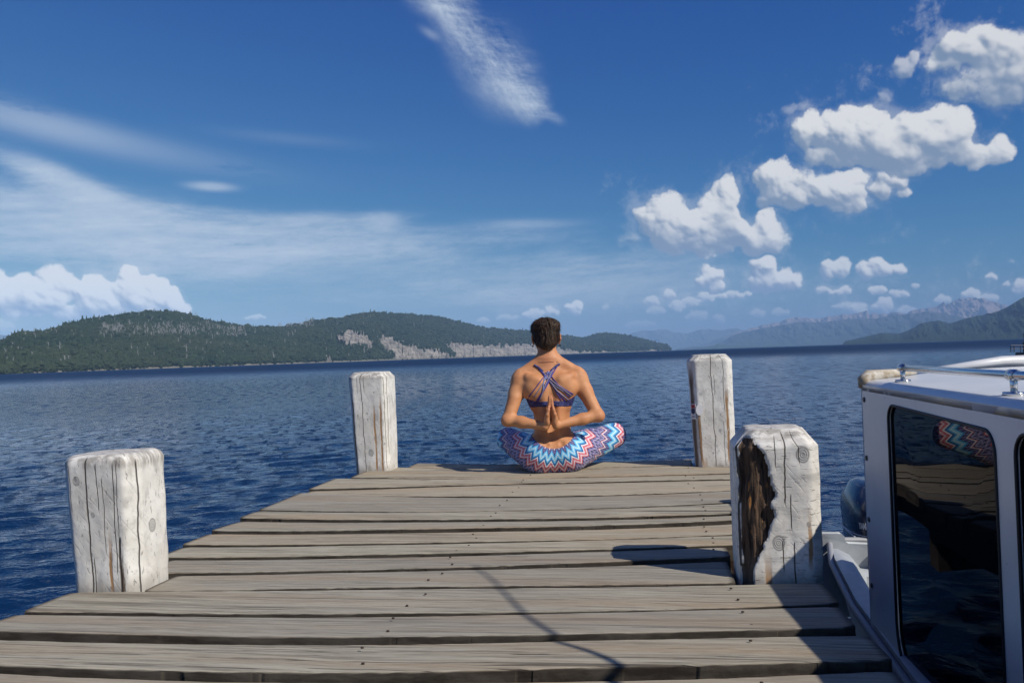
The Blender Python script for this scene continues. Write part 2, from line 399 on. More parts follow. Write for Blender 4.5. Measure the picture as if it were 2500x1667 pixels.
def join(*parts):
    vs=[];fs=[]
    for v,f in parts:
        o=len(vs); vs+=list(v); fs+=[[i+o for i in q] for q in f]
    return vs,fs
def boxm(c,s,M=None):
    vs=[Vector((c[0]+sx*s[0]/2,c[1]+sy*s[1]/2,c[2]+sz*s[2]/2)) for sx in (-1,1) for sy in (-1,1) for sz in (-1,1)]
    if M is not None: vs=[M@v for v in vs]
    return vs,[[0,1,3,2],[4,6,7,5],[0,4,5,1],[2,3,7,6],[0,2,6,4],[1,5,7,3]]
def bevel(o,w,seg=2):
    m=o.modifiers.new('bevel','BEVEL'); m.width=w; m.segments=seg; m.limit_method='ANGLE'; m.angle_limit=math.radians(35)
    o.data.polygons.foreach_set('use_smooth',[True]*len(o.data.polygons))
    return o
# ------------------------------------------------------------------ water
def build_water():
    m,b=new_mat('lake_water')
    g=nd('ShaderNodeNewGeometry'); c=V(g.outputs['Position']); s=nd('ShaderNodeSeparateXYZ'); lk(c,s.inputs[0]); x,y=V(s.outputs[0]),V(s.outputs[1])
    b.inputs['IOR'].default_value=1.33
    r=(x*x+y*y).pw(.5)
    big=noise(combine(x*.02,y*.008,0.0),1.0,3,.5)
    lk(mixc(big.sst(.35,.65),(.003,.018,.058),(.004,.026,.078)),b.inputs['Base Color'])
    # fine ripples on top of the modelled waves; crests run across the view, slightly turned
    u=x*.97+y*.24; v=y*.97-x*.24
    n1=noise(combine(u*2.4,v*6.2,0.0),1.0,4,.55,dist=.3)
    n2=noise(combine(u*6.0,v*11.0,0.0),1.0,3,.55,dist=.3)
    n3=noise(combine(u*.7,v*1.4,0.0),1.0,3,.55)
    n4=noise(combine(u*.14,v*.30,0.0),1.0,3,.6)
    gust=noise(combine(x*.035,y*.014,3.0),1.0,3,.55).sst(.32,.66,.45,1.25)
    # groups of steeper wavelets: short across the wind, strung out along it, coarser the farther they are
    dA=noise(combine(u*4.6,v*2.2,7.0),1.0,3,.6).sst(.50,.62); dB=noise(combine(u*2.3,v*.72,9.0),1.0,3,.6).sst(.50,.61); dC=noise(combine(u*.8,v*.14,5.0),1.0,4,.65).sst(.48,.60)
    wA=r.sst(6,14)*r.sst(22,40,1,0); wB=r.sst(22,40)*r.sst(80,160,1,0); wC=r.sst(80,160)
    steep=dA*wA+dB*wB+dC*wC; gust=gust*(r.sst(6,14,1.1,.60)+steep*1.35)
    lk(r.sst(40,260,.05,.6).mx(steep*.34),b.inputs['Roughness']); lk(r.sst(120,600,.5,.22)*(1-steep*.55),b.inputs['Specular IOR Level'])
    h=n1*.058*r.sst(3,12,.45,1.0)*r.sst(10,40,1.0,.55)+n2*.020*r.sst(30,90,1.0,0.0)+n3*.22*r.sst(30,110,0.15,1.0)+n4*1.0*r.sst(150,500,0.0,1.0)
    lk(bump(h,1.0,gust),b.inputs['Normal'])
    # geometry: rings about the jetty, fine towards the lake in view
    rr=[.6]
    while rr[-1]<80: rr.append(rr[-1]*1.0070+.003)
    while rr[-1]<19000: rr.append(rr[-1]*1.035)
    rr=np.array(rr)
    fa=np.radians(np.arange(-38,38.01,.10)); ba=np.radians(np.arange(44,318,4.0)); A=np.concatenate([fa,ba])
    R,T=np.meshgrid(rr,A,indexing='ij'); X=R*np.sin(T); Y=R*np.cos(T); Z=np.zeros_like(X)
    rs=np.random.RandomState(4); dr=R*.0070+.003
    amp=.90+.25*fbm(X*.05,Y*.03,seed=9,oct=2)*1.6
    for i in range(64):
        lam=.10*(1.055**i) if i<40 else .10*(1.055**rs.uniform(4,32))
        ang=rs.normal(0,.48)-.24; k=2*math.pi/lam; kx,ky=k*math.sin(ang),k*math.cos(ang)
        a=.0086*lam*(.7 if lam>.8 else 1.0)*rs.uniform(.6,1.3)
        fade=np.clip((lam/dr-3)/4,0,1)
        ph=kx*X+ky*Y+rs.uniform(0,6.28)+.8*vn(X*.21/lam,Y*.21/lam,i*1.7,seed=i)*2
        Z+=a*fade*(np.sin(ph)+.25*np.sin(2*ph+1.2))
    Z=Z*amp*np.clip((R-.6)/1.0,0,1)
    Z[np.broadcast_to(np.arange(len(A))[None,:]>=len(fa),Z.shape)]=0
    o=grid_mesh('water',np.stack([X,Y,Z+WATER],-1),m,closed=True,flip=True); tag(o,kind='structure')
build_water()
lb,_=new_mat('lake_bed'); _.inputs['Base Color'].default_value=(.03,.05,.06,1)

# ------------------------------------------------------------------ hills
def interp_px(pts):
    P=np.array(pts,float); return lambda x: np.interp(x,P[:,0],P[:,1])
def px_az(px,py):                       # azimuth and elevation, in radians, from the camera
    a,e=azel(px,py); return math.radians(a),math.radians(e)
RIDGE=[(-250,905),(-120,868),(-60,852),(0,847),(38,822),(77,818),(105,817),(134,811),(168,797),(214,786),(264,780),(302,774),(330,769),(364,766),(421,766),(467,774),(497,784),(543,794),(597,801),(640,803),(689,803),(735,795),(761,787),(834,780),(865,771),(915,765),(980,769),(1056,775),(1114,786),(1190,805),(1247,807),(1305,813),(1381,823),(1431,828),(1458,817),(1496,816),(1534,823),(1570,832),(1592,839),(1626,846),(1634,853),(1637,857)]
CLIFFS=[[(819,824),(845,812),(865,811),(884,813),(905,830),(912,850),(900,858),(870,846),(845,843),(828,834)],
        [(922,828),(941,824),(960,828),(980,838),(1005,842),(1025,851),(1067,854),(1090,862),(1112,874),(1115,880),(975,884),(960,872),(938,856),(926,842)],
        [(1087,835),(1100,838),(1117,840),(1171,845),(1210,845),(1247,841),(1316,840),(1340,848),(1400,855),(1412,862),(1400,868),(1120,880),(1110,866),(1095,850)],
        [(1420,855),(1450,858),(1500,860),(1500,868),(1420,868)],[(1585,852),(1604,850),(1620,853),(1612,862),(1585,862)],
        [(787,872),(796,866),(806,876),(808,884),(784,884)],[(812,848),(820,850),(822,862),(816,862)]]
def in_poly(x,y,poly):
    r=np.zeros(np.shape(x),bool); n=len(poly)
    for i in range(n):
        x1,y1=poly[i]; x2,y2=poly[(i+1)%n]
        c=((y1>y)!=(y2>y))&(x<(x2-x1)*(y-y1)/(y2-y1+1e-9)+x1); r^=c
    return r
def build_hills():
    ridge=interp_px(RIDGE); n=1500; px=np.linspace(-250,1637,n)
    dist=np.interp(px,[-250,0,400,750,900,1324,1500,1637],[820,880,1150,1500,1750,2800,3500,4200])
    m=150; t=np.linspace(0,1,m)
    AZ=np.zeros(n); ER=np.zeros(n)
    for i,p in enumerate(px):
        a,e=px_az(p,float(ridge(p))); AZ[i]=a; ER[i]=e
    sh=-(EYE-WATER)/dist                                  # elevation angle of the waterline
    depth=dist*np.interp(px,[-250,300,900,1400,1500,1637],[.35,.5,.45,.35,.25,.12])
    T,I=np.meshgrid(t,np.arange(n),indexing='ij')
    E=sh[None,:]+(ER-sh)[None,:]*(T**.80); Rr=dist[None,:]+depth[None,:]*T**1.25
    AZg=np.broadcast_to(AZ[None,:],E.shape)
    PX=np.broadcast_to(px[None,:],E.shape)
    hor=909.5-.0335*PX; PY=hor-np.tan(E)*F
    rock=np.zeros(E.shape)
    wob=6*vn(PX*.08,PY*.10,seed=4)+5*vn(PX*.25,PY*.25,seed=6); woy=4*vn(PX*.12,PY*.12,seed=5)+6*vn(PX*.35,PY*.10,seed=8)
    for k,c in enumerate(CLIFFS): rock=np.maximum(rock,in_poly(PX+wob*(.8 if k>1 else 1),PY+woy,c).astype(float))
    # rock stands steeper: pull it towards the shore and rib it
    rib=fbm(AZg*420,E*60,seed=31,oct=4)+.5*fbm(AZg*1300,E*300,seed=33,oct=3)
    Rr=Rr-rock*(Rr-dist[None,:])*.35+rock*rib*22
    Rr=Rr+(1-rock)*fbm(AZg*60,E*400,seed=12,oct=4)*25*np.clip(T*4,0,1)*np.clip((1-T)*8,0,1)
    Rr=np.maximum(Rr,dist[None,:])
    X=Rr*np.sin(AZg); Y=Rr*np.cos(AZg); Z=EYE+Rr*np.tan(E)
    # far side
    tb=np.linspace(0,1,14)[1:]
    Rb=Rr[-1][None,:]+tb[:,None]*depth[None,:]*1.2; Zb=Z[-1][None,:]*(1-tb[:,None]**1.3)+(WATER-.8)*tb[:,None]**1.3
    Xb=Rb*np.sin(AZ)[None,:]; Yb=Rb*np.cos(AZ)[None,:]
    P=np.stack([np.concatenate([X,Xb]),np.concatenate([Y,Yb]),np.concatenate([Z,Zb])],-1)
    P[0,:,2]=WATER-.6
    rk=np.concatenate([rock,np.zeros(Xb.shape)])
    m_,b=new_mat('forest_floor_and_rock'); c,x,y,z=coords()
    rkv=attr('rock'); b.inputs['Roughness'].default_value=.95; b.inputs['Specular IOR Level'].default_value=.1
    cr=noise(combine(x*.06,y*.06,z*.02),1.0,6,.65); st=noise(combine(x*.01,y*.01,z*.20),1.0,4,.6)
    rc=mixc(cr.sst(.32,.68),(.12,.11,.097),(.34,.31,.27)); rc=mixc((st.sst(.50,.70))*.55,rc,(.40,.37,.325))
    rc=mixc(noise(combine(x*.012,y*.012,z*.05),1.0,4,.6).sst(.52,.68)*.5,rc,(.07,.075,.05))
    fl=mixc(noise(c,.02,5,.6).sst(.35,.65),(.022,.040,.014),(.05,.075,.03))
    beach=z.sst(WATER+1.6,WATER+3.2,1,0)
    lk(mixc(beach,mixc(rkv,fl,rc),(.20,.185,.15)),b.inputs['Base Color'])
    lk(bump(noise(combine(x*.25,y*.25,z*.08),1.0,5,.6),2.5),b.inputs['Normal'])
    o=grid_mesh('hills',P,m_,flip=False,attrs={'rock':rk}); tag(o,kind='structure')
    # forest points
    rs=np.random.RandomState(8); pts=[];scl=[]; dead=[]; ds=[]
    N=60000
    ii=rs.randint(0,n-1,N*3); w=rs.rand(N*3); jj=(rs.rand(N*3)**.9*(m-1)).astype(int)
    acc=(rs.rand(N*3)<np.clip(880/dist[ii]*1.5,.35,1))&(rock[jj,ii]<.5)&(T[jj,ii]>.012)
    ii,jj=ii[acc][:N],jj[acc][:N]
    jit=rs.uniform(-.5,.5,len(ii))*(AZ[1]-AZ[0])
    az=AZ[ii]+jit; Rj=Rr[jj,ii]+rs.uniform(-3,3,len(ii)); Zj=Z[jj,ii]
    pts=np.stack([Rj*np.sin(az),Rj*np.cos(az),Zj],-1)
    dd=dist[ii]/880
    scl=rs.uniform(.55,1.15,len(ii))**1.0*(4.7+1.5*(dd-1)); 
    scl*=np.where(rs.rand(len(ii))<.12,1.3,1.0)
    pxp=px[ii]; pyp=PY[jj,ii]
    band=(pyp<836-.008*(pxp-245))&(pyp>812-.006*(pxp-245)+6*vn(pxp*.02,0,seed=2))&(pxp>240)&(pxp<600)
    band|=(pyp<808)&(pxp>670)&(pxp<765)
    isd=(band&(rs.rand(len(ii))<.17*np.clip(1+1.1*vn(pxp*.035,pyp*.05,seed=19),0,1.4)))|(rs.rand(len(ii))<.006)
    return pts[~isd],scl[~isd],pts[isd],scl[isd],pxp[~isd],pyp[~isd]
def crown(seed,nb=7):
    rs=np.random.RandomState(seed); vs=[];fs=[]
    for k in range(nb):
        bm=bmesh.new(); bmesh.ops.create_icosphere(bm,subdivisions=2 if k<2 else 1,radius=1)
        a=rs.uniform(0,6.28); q=rs.uniform(0,.55) if k else 0; c=np.array([math.cos(a)*q,math.sin(a)*q,.55+rs.uniform(-.35,.55)]); s=rs.uniform(.30,.52) if k else .62
        for v in bm.verts:
            p=np.array(v.co); p=p*(s*(1+.30*rs.uniform(-1,1)))*np.array([1,1,.85])+c; v.co=p
        o=len(vs); bm.verts.index_update(); vs+=[tuple(v.co) for v in bm.verts]; fs+=[[v.index+o for v in f.verts] for f in bm.faces]; bm.free()
    return vs,fs
def conifer(seed):
    rs=np.random.RandomState(seed); vs=[];fs=[]
    for k in range(6):
        z0=.1+k*.33; r=.55*(1-k/6.6); n=9; o=len(vs)
        for i in range(n): 
            a=6.283*i/n; rr=r*rs.uniform(.65,1.15); vs.append((rr*math.cos(a),rr*math.sin(a),z0+rs.uniform(-.06,.06)))
        vs.append((rs.uniform(-.04,.04),rs.uniform(-.04,.04),z0+.55)); 
        for i in range(n): fs.append([o+i,o+(i+1)%n,o+n])
    return vs,fs
def snag(seed):
    rs=np.random.RandomState(seed); parts=[tube([(0,0,0),(.03,0,1.1),(0,.04,2.0)],[.065,.05,.015],5)]
    for k in range(9):
        z=rs.uniform(.5,1.8); a=rs.uniform(0,6.28); l=rs.uniform(.2,.5)
        parts.append(tube([(0,0,z),(math.cos(a)*l,math.sin(a)*l,z+l*rs.uniform(.5,1.2))],[.028,.008],3))
    return join(*parts)
def scatter(name,points,scales,protos,mat,label,cat,tints=None):
    """a mass nobody could count: one object, its trees placed by geometry nodes"""
    hold=bpy.data.collections.new(name+'_kinds')
    for i,(v,f) in enumerate(protos):
        me=bpy.data.meshes.new(name+'_kind'); me.from_pydata([tuple(q) for q in v],[],f); me.update(); me.materials.append(mat)
        ob=bpy.data.objects.new(name+'_kind',me); hold.objects.link(ob)
    me=bpy.data.meshes.new(name); me.vertices.add(len(points)); me.vertices.foreach_set('co',points.astype(np.float32).ravel())
    a=me.attributes.new('size','FLOAT','POINT'); a.data.foreach_set('value',scales.astype(np.float32))
    if tints is not None:
        a=me.attributes.new('tint','FLOAT','POINT'); a.data.foreach_set('value',tints.astype(np.float32))
    o=bpy.data.objects.new(name,me); COL.objects.link(o)
    ng=bpy.data.node_groups.new(name,'GeometryNodeTree')
    ng.interface.new_socket(name='Geometry',in_out='INPUT',socket_type='NodeSocketGeometry'); ng.interface.new_socket(name='Geometry',in_out='OUTPUT',socket_type='NodeSocketGeometry')
    N=ng.nodes; Lk=ng.links
    gi=N.new('NodeGroupInput'); go=N.new('NodeGroupOutput'); ip=N.new('GeometryNodeInstanceOnPoints'); ci=N.new('GeometryNodeCollectionInfo')
    ci.inputs['Collection'].default_value=hold; ci.inputs['Separate Children'].default_value=True; ci.inputs['Reset Children'].default_value=True
    ip.inputs['Pick Instance'].default_value=True
    rv=N.new('FunctionNodeRandomValue'); rv.data_type='FLOAT_VECTOR'; rv.inputs[0].default_value=(-.08,-.08,0); rv.inputs[1].default_value=(.08,.08,6.28)
    ri=N.new('FunctionNodeRandomValue'); ri.data_type='INT'; ri.inputs[4].default_value=0; ri.inputs[5].default_value=len(protos)-1; ri.inputs['Seed'].default_value=5
    na=N.new('GeometryNodeInputNamedAttribute'); na.data_type='FLOAT'; na.inputs[0].default_value='size'
    Lk.new(gi.outputs[0],ip.inputs['Points']); Lk.new(ci.outputs[0],ip.inputs['Instance']); Lk.new(ri.outputs[2],ip.inputs['Instance Index'])
    Lk.new(rv.outputs[0],ip.inputs['Rotation']); Lk.new(na.outputs[0],ip.inputs['Scale']); Lk.new(ip.outputs[0],go.inputs[0])
    md=o.modifiers.new('scatter','NODES'); md.node_group=ng
    tag(o,label,cat,kind='stuff'); return o
def build_forest():
    pts,scl,dp,dsc,pxp,pyp=build_hills()
    m,b=new_mat('tree_foliage'); b.inputs['Roughness'].default_value=.8; b.inputs['Specular IOR Level'].default_value=.15
    t=nd('ShaderNodeAttribute',attribute_type='INSTANCER',attribute_name='tint'); oi=nd('ShaderNodeObjectInfo'); c,x,y,z=coords()
    col=mixc(V(oi.outputs['Random']),(.008,.019,.009),(.026,.045,.018)); col=mixc(V(t.outputs['Fac']),col,(.058,.066,.032)); col=mixc(noise(c,3.0,3,.6).sst(.4,.7)*.5,col,(.04,.062,.025))
    lk(col,b.inputs['Base Color'])
    tint=np.clip(.15+.5*fbm(pts[:,0]*.01,pts[:,2]*.03,pts[:,1]*.01,seed=40,oct=3),0,.6)
    scatter('forest',pts-np.array([0,0,1.0]),scl,[crown(1),crown(2),crown(3),crown(4,9),crown(5,5),crown(8,8),crown(9,6),conifer(6)],m,'dense dark green forest covering the hills across the lake','forest',tint)
    dm=simple('dead_wood',(.31,.305,.30),.9,var=.25)
    scatter('dead_trees',dp,dsc*1.15,[snag(11),snag(12),snag(13),snag(14)],dm,'pale grey bare dead trees standing among the forest on the left hill','dead trees')
build_forest()
def mountain(name,pts,dist,depth,foot,seed,cols,rough,scale=1.0,label=None):
    """a ridge of hills with its own skyline; pts are where its crest shows from the jetty"""
    f=interp_px(pts); x0,x1=pts[0][0],pts[-1][0]; n=int((x1-x0)/1.7); px=np.linspace(x0,x1,n); AZ=np.zeros(n);ER=np.zeros(n)
    for i,p in enumerate(px):
        a,e=px_az(p,float(f(p))+rough*2.2*float(fbm(p*.09,seed,oct=4,seed=seed))); AZ[i]=a; ER[i]=e
    m=70; T,I=np.meshgrid(np.linspace(0,1,m),np.arange(n),indexing='ij'); sh=-(EYE-WATER)/dist
    E=sh+(np.maximum(ER,sh+.0004)-sh)[None,:]*T**.9; AZg=np.broadcast_to(AZ,E.shape)
    rg=fbm(AZg*90*scale,E*120,seed=seed+3,oct=6,gain=.55); rg2=1-np.abs(fbm(AZg*60*scale+E*30,E*60,seed=seed+9,oct=5))*2
    R=dist+depth*T**1.1+(rg*.55+rg2*.45)*depth*.28*np.clip(T*3,0,1)
    X=R*np.sin(AZg);Y=R*np.cos(AZg);Z=EYE+R*np.tan(E); Z[0]=WATER-2
    Rb=R[-1][None,:]+np.linspace(0,1,5)[1:,None]*depth; Zb=Z[-1][None,:]*(1-np.linspace(0,1,5)[1:,None]*.98)+(WATER-.5)*np.linspace(0,1,5)[1:,None]
    P=np.stack([np.concatenate([X,Rb*np.sin(AZ)]),np.concatenate([Y,Rb*np.cos(AZ)]),np.concatenate([Z,Zb])],-1)
    mt,b=new_mat(name+'_ground'); c,x,y,z=coords(); b.inputs['Roughness'].default_value=.95; b.inputs['Specular IOR Level'].default_value=.05
    lo,hi,z0,z1=cols; n_=noise(c,.004*scale,6,.65)
    h=(z+(n_-.5)*(z1-z0)*1.6).sst(z0,z1)
    cc=mixc(h,mixc(noise(c,.012,5,.6).sst(.4,.65),lo,tuple(v*1.7 for v in lo)),mixc(n_.sst(.4,.6),hi,tuple(v*.62 for v in hi)))
    lk(cc,b.inputs['Base Color']); lk(bump(noise(c,.02,6,.65),14),b.inputs['Normal'])
    o=grid_mesh(name,P,mt); tag(o,kind='structure'); return o
mountain('right_hill',[(2055,842),(2059,837),(2065,832),(2108,822),(2150,813),(2175,813),(2197,815),(2223,803),(2248,790),(2270,785),(2291,783),(2305,786),(2316,790),(2355,778),(2400,768),(2435,761),(2465,746),(2500,725),(2560,700),(2700,660),(2900,600),(3100,640)],3600,1500,0,61,((.016,.026,.017),(.06,.065,.055),160,300),.7,1.6)
mountain('near_blue_ridge',[(1650,852),(1700,845),(1738,846),(1764,832),(1800,815),(1840,806),(1866,800),(1910,793),(1946,786),(2010,788),(2053,780),(2095,778),(2140,778),(2180,768),(2214,767),(2257,762),(2290,762),(2350,775),(2450,790),(2560,795)],9600,1700,0,71,((.03,.042,.036),(.08,.085,.08),200,330),.9)
mountain('high_peaks',[(1700,846),(1764,822),(1815,805),(1866,794),(1908,784),(1934,773),(1959,776),(2002,776),(2036,770),(2082,767),(2112,761),(2116,757),(2121,765),(2146,767),(2180,764),(2214,765),(2235,756),(2257,754),(2287,748),(2297,741),(2304,735),(2309,743),(2316,740),(2338,731),(2360,728),(2384,726),(2414,733),(2461,747),(2500,755),(2600,740),(2700,780)],12200,1900,0,81,((.055,.06,.06),(.34,.26,.23),130,280),1.6,1.3)
mountain('pale_mountains',[(1480,850),(1525,820),(1568,805),(1600,807),(1618,803),(1627,805),(1650,812),(1679,814),(1717,803),(1735,804),(1755,807),(1793,801),(1815,805),(1900,815)],15500,1500,0,91,((.06,.07,.05),(.12,.12,.10),200,400),1.0)
mountain('far_left_mountain',[(-300,790),(-150,800),(-60,812),(0,817),(20,818),(35,822),(60,835),(90,850)],9000,1500,0,95,((.05,.06,.04),(.12,.11,.09),100,250),1.0)
mountain('low_blue_point',[(1690,851),(1720,848),(1745,842),(1752,838),(1765,842),(1800,843),(1850,845),(1900,842),(1930,843),(1960,845),(2000,844),(2040,843),(2057,843)],8000,700,0,97,((.03,.05,.03),(.05,.07,.04),200,330),.8)
def haze_box():
    vs,fs=boxm((0,0,(760-3)/2),(46000,46000,763))
    m=bpy.data.materials.new('haze'); m.use_nodes=True; nt=m.node_tree; nt.nodes.clear(); V.nt=nt
    pv=nd('ShaderNodeVolumePrincipled'); pv.inputs['Color'].default_value=(.42,.67,1.0,1); pv.inputs['Density'].default_value=HAZE; pv.inputs['Anisotropy'].default_value=-.35
    o=nd('ShaderNodeOutputMaterial'); lk(pv.outputs[0],o.inputs['Volume'])
    tag(mesh_obj('haze',vs,fs,m),'thin blue haze in the air over the whole lake','haze',kind='stuff')
HAZE=.95e-4
haze_box()
# ------------------------------------------------------------------ the wooden pier
def crack(x,z,x0,z0,z1,w,seed,wob=.01):
    """1 inside a thin wandering check in the wood, running along z"""
    n=noise(combine(seed*3.1,z*7.0,seed),1.0,3,.6)
    w=w*.72; d=(x-x0-(n-.5)*(wob*2)).abs()
    return d.sst(w*.5,w,1,0)*z.sst(z0,z0+.02)*z.sst(z1-.02,z1,1,0)
def deck_material():
    m,b=new_mat('weathered_deck_wood'); c,x,y,z=coords(); oi=nd('ShaderNodeObjectInfo'); r=V(oi.outputs['Random'])
    ox=x+r*37; yy=y+r*11
    warp=(noise(combine(ox*.9,yy*2.2,r*9),1.0,2,.5)-.5)*.05
    yw=yy+warp
    fine=noise(combine(ox*11.0,yw*300,z*60),1.0,4,.68)
    mid=noise(combine(ox*2.6,yw*74,z*20),1.0,5,.68)
    blot=noise(combine(ox*1.6,yy*4.5,1.0),1.0,4,.6)
    tint=noise(combine(ox*.7,yy*9,4.0),1.0,3,.5)
    base=mixc(mid.sst(.34,.66),(.225,.202,.148),(.425,.390,.298))
    base=mixc(tint.sst(.46,.66)*.80,base,(.335,.25,.155))
    base=mixc(blot.sst(.52,.70)*.5,base,(.24,.222,.185))
    base=mixc(fine.sst(.44,.66)*.42,base,(.54,.50,.40)); base=mixc(fine.sst(.46,.34)*.42,base,(.12,.10,.08))
    cr=noise(combine(ox*.55,yw*46,r*5),1.0,2,.45); crk=cr.sst(.575,.60)*noise(combine(ox*1.3,yy*3,8.0),1.0,2,.5).sst(.42,.55)
    crk2=noise(combine(ox*3.4,yw*130,r*5+3),1.0,3,.5).sst(.63,.67)*.8
    ck=(crk.mx(crk2))*noise(combine(ox*.4,yy*7,r*40),1.0,2,.5).sst(.38,.60,.35,.9)*(V.m('FRACT',r*13.7).gt(.55)*.75+.40)
    kn=nd('ShaderNodeTexVoronoi'); kn.inputs['Scale'].default_value=1.0; lk(combine(ox*1.15,yy*3.1,r*3),kn.inputs['Vector'])
    kd=V(kn.outputs['Distance']); knot=kd.sst(.035,.075,1,0)*noise(combine(ox*40,yy*60,0.0),1.0,2,.5).sst(.2,.5)
    base=mixc(r.sst(.0,.5,1,0)*.38,base,(.21,.195,.175)); base=mixc(V.m('FRACT',r*7.3).gt(.6)*.30,base,(.37,.29,.20))
    base=mixc(r.gt(.72)*.22,base,(.42,.36,.27))
    base=mixc(ck*.88,base,(.045,.034,.027)); base=mixc(knot*.85,base,(.07,.045,.032))
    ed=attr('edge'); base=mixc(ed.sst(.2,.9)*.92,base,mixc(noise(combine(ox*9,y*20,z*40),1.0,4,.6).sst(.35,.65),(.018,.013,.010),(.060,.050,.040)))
    lk(base,b.inputs['Base Color']); b.inputs['Roughness'].default_value=.88; b.inputs['Specular IOR Level'].default_value=.22
    h=mid*.35+fine*.35-ck*1.6-knot*.5+noise(combine(ox*20,yy*60,0.0),1.0,4,.7)*.25
    lk(bump(h,.0036,1.0),b.inputs['Normal']); return m
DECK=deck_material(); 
NAIL=simple('rusty_nail',(.055,.032,.022),.7,.4,var=.4,scale=300)
BND=[ # gaps between planks: left, middle and right of each, far to near, where the ends show
 [(985,1130),(1320,1130),(1690,1121)],[(975,1141),(1300,1143),(1690,1137)],[(845,1168),(1320,1168),(1786,1157)],[(752,1196),(1250,1184),(1786,1171)],
 [(744,1203),(1250,1213),(1787,1197)],[(629,1247),(1250,1247),(1787,1227)],[(582,1268),(1250,1270),(1790,1255)],[(513,1302),(1250,1296),(1790,1277)],
 [(440,1333),(1200,1326),(1792,1307)],[(405,1363),(1200,1353),(1793,1334)],[(380,1401),(1200,1387),(1795,1365)],[(163,1446),(1100,1434),(2015,1420)],
 [(60,1500),(1000,1501),(2060,1478)],[(-80,1553),(1000,1566),(2097,1545)],[(-250,1628),(1100,1657),(2140,1632)]]
def edge_v(u,side):     # the edge of the deck: offset across the pier at distance u along it
    return float(np.interp(u,*(EDGE_L if side<0 else EDGE_R)))
_l=[gp(*p) for p in [(977,1130),(860,1157),(745,1203),(629,1247),(513,1303),(405,1352),(163,1446),(60,1500)]]
_l=sorted([(q.dot(AX),q.dot(RT)) for q in _l]); EDGE_L=([a for a,_ in _l],[b for _,b in _l])
_r=[gp(*p) for p in [(2015,1420),(2060,1478),(2097,1548),(2125,1600)]]
_r=sorted([(q.dot(AX),q.dot(RT)) for q in _r]); ev=sum(b for _,b in _r)/len(_r); EDGE_R=([-3,9],[ev,ev+.015])
PIER=empty('pier'); tag(PIER,'long weathered grey plank pier running out over the blue lake','pier')
NOTCH_R=None
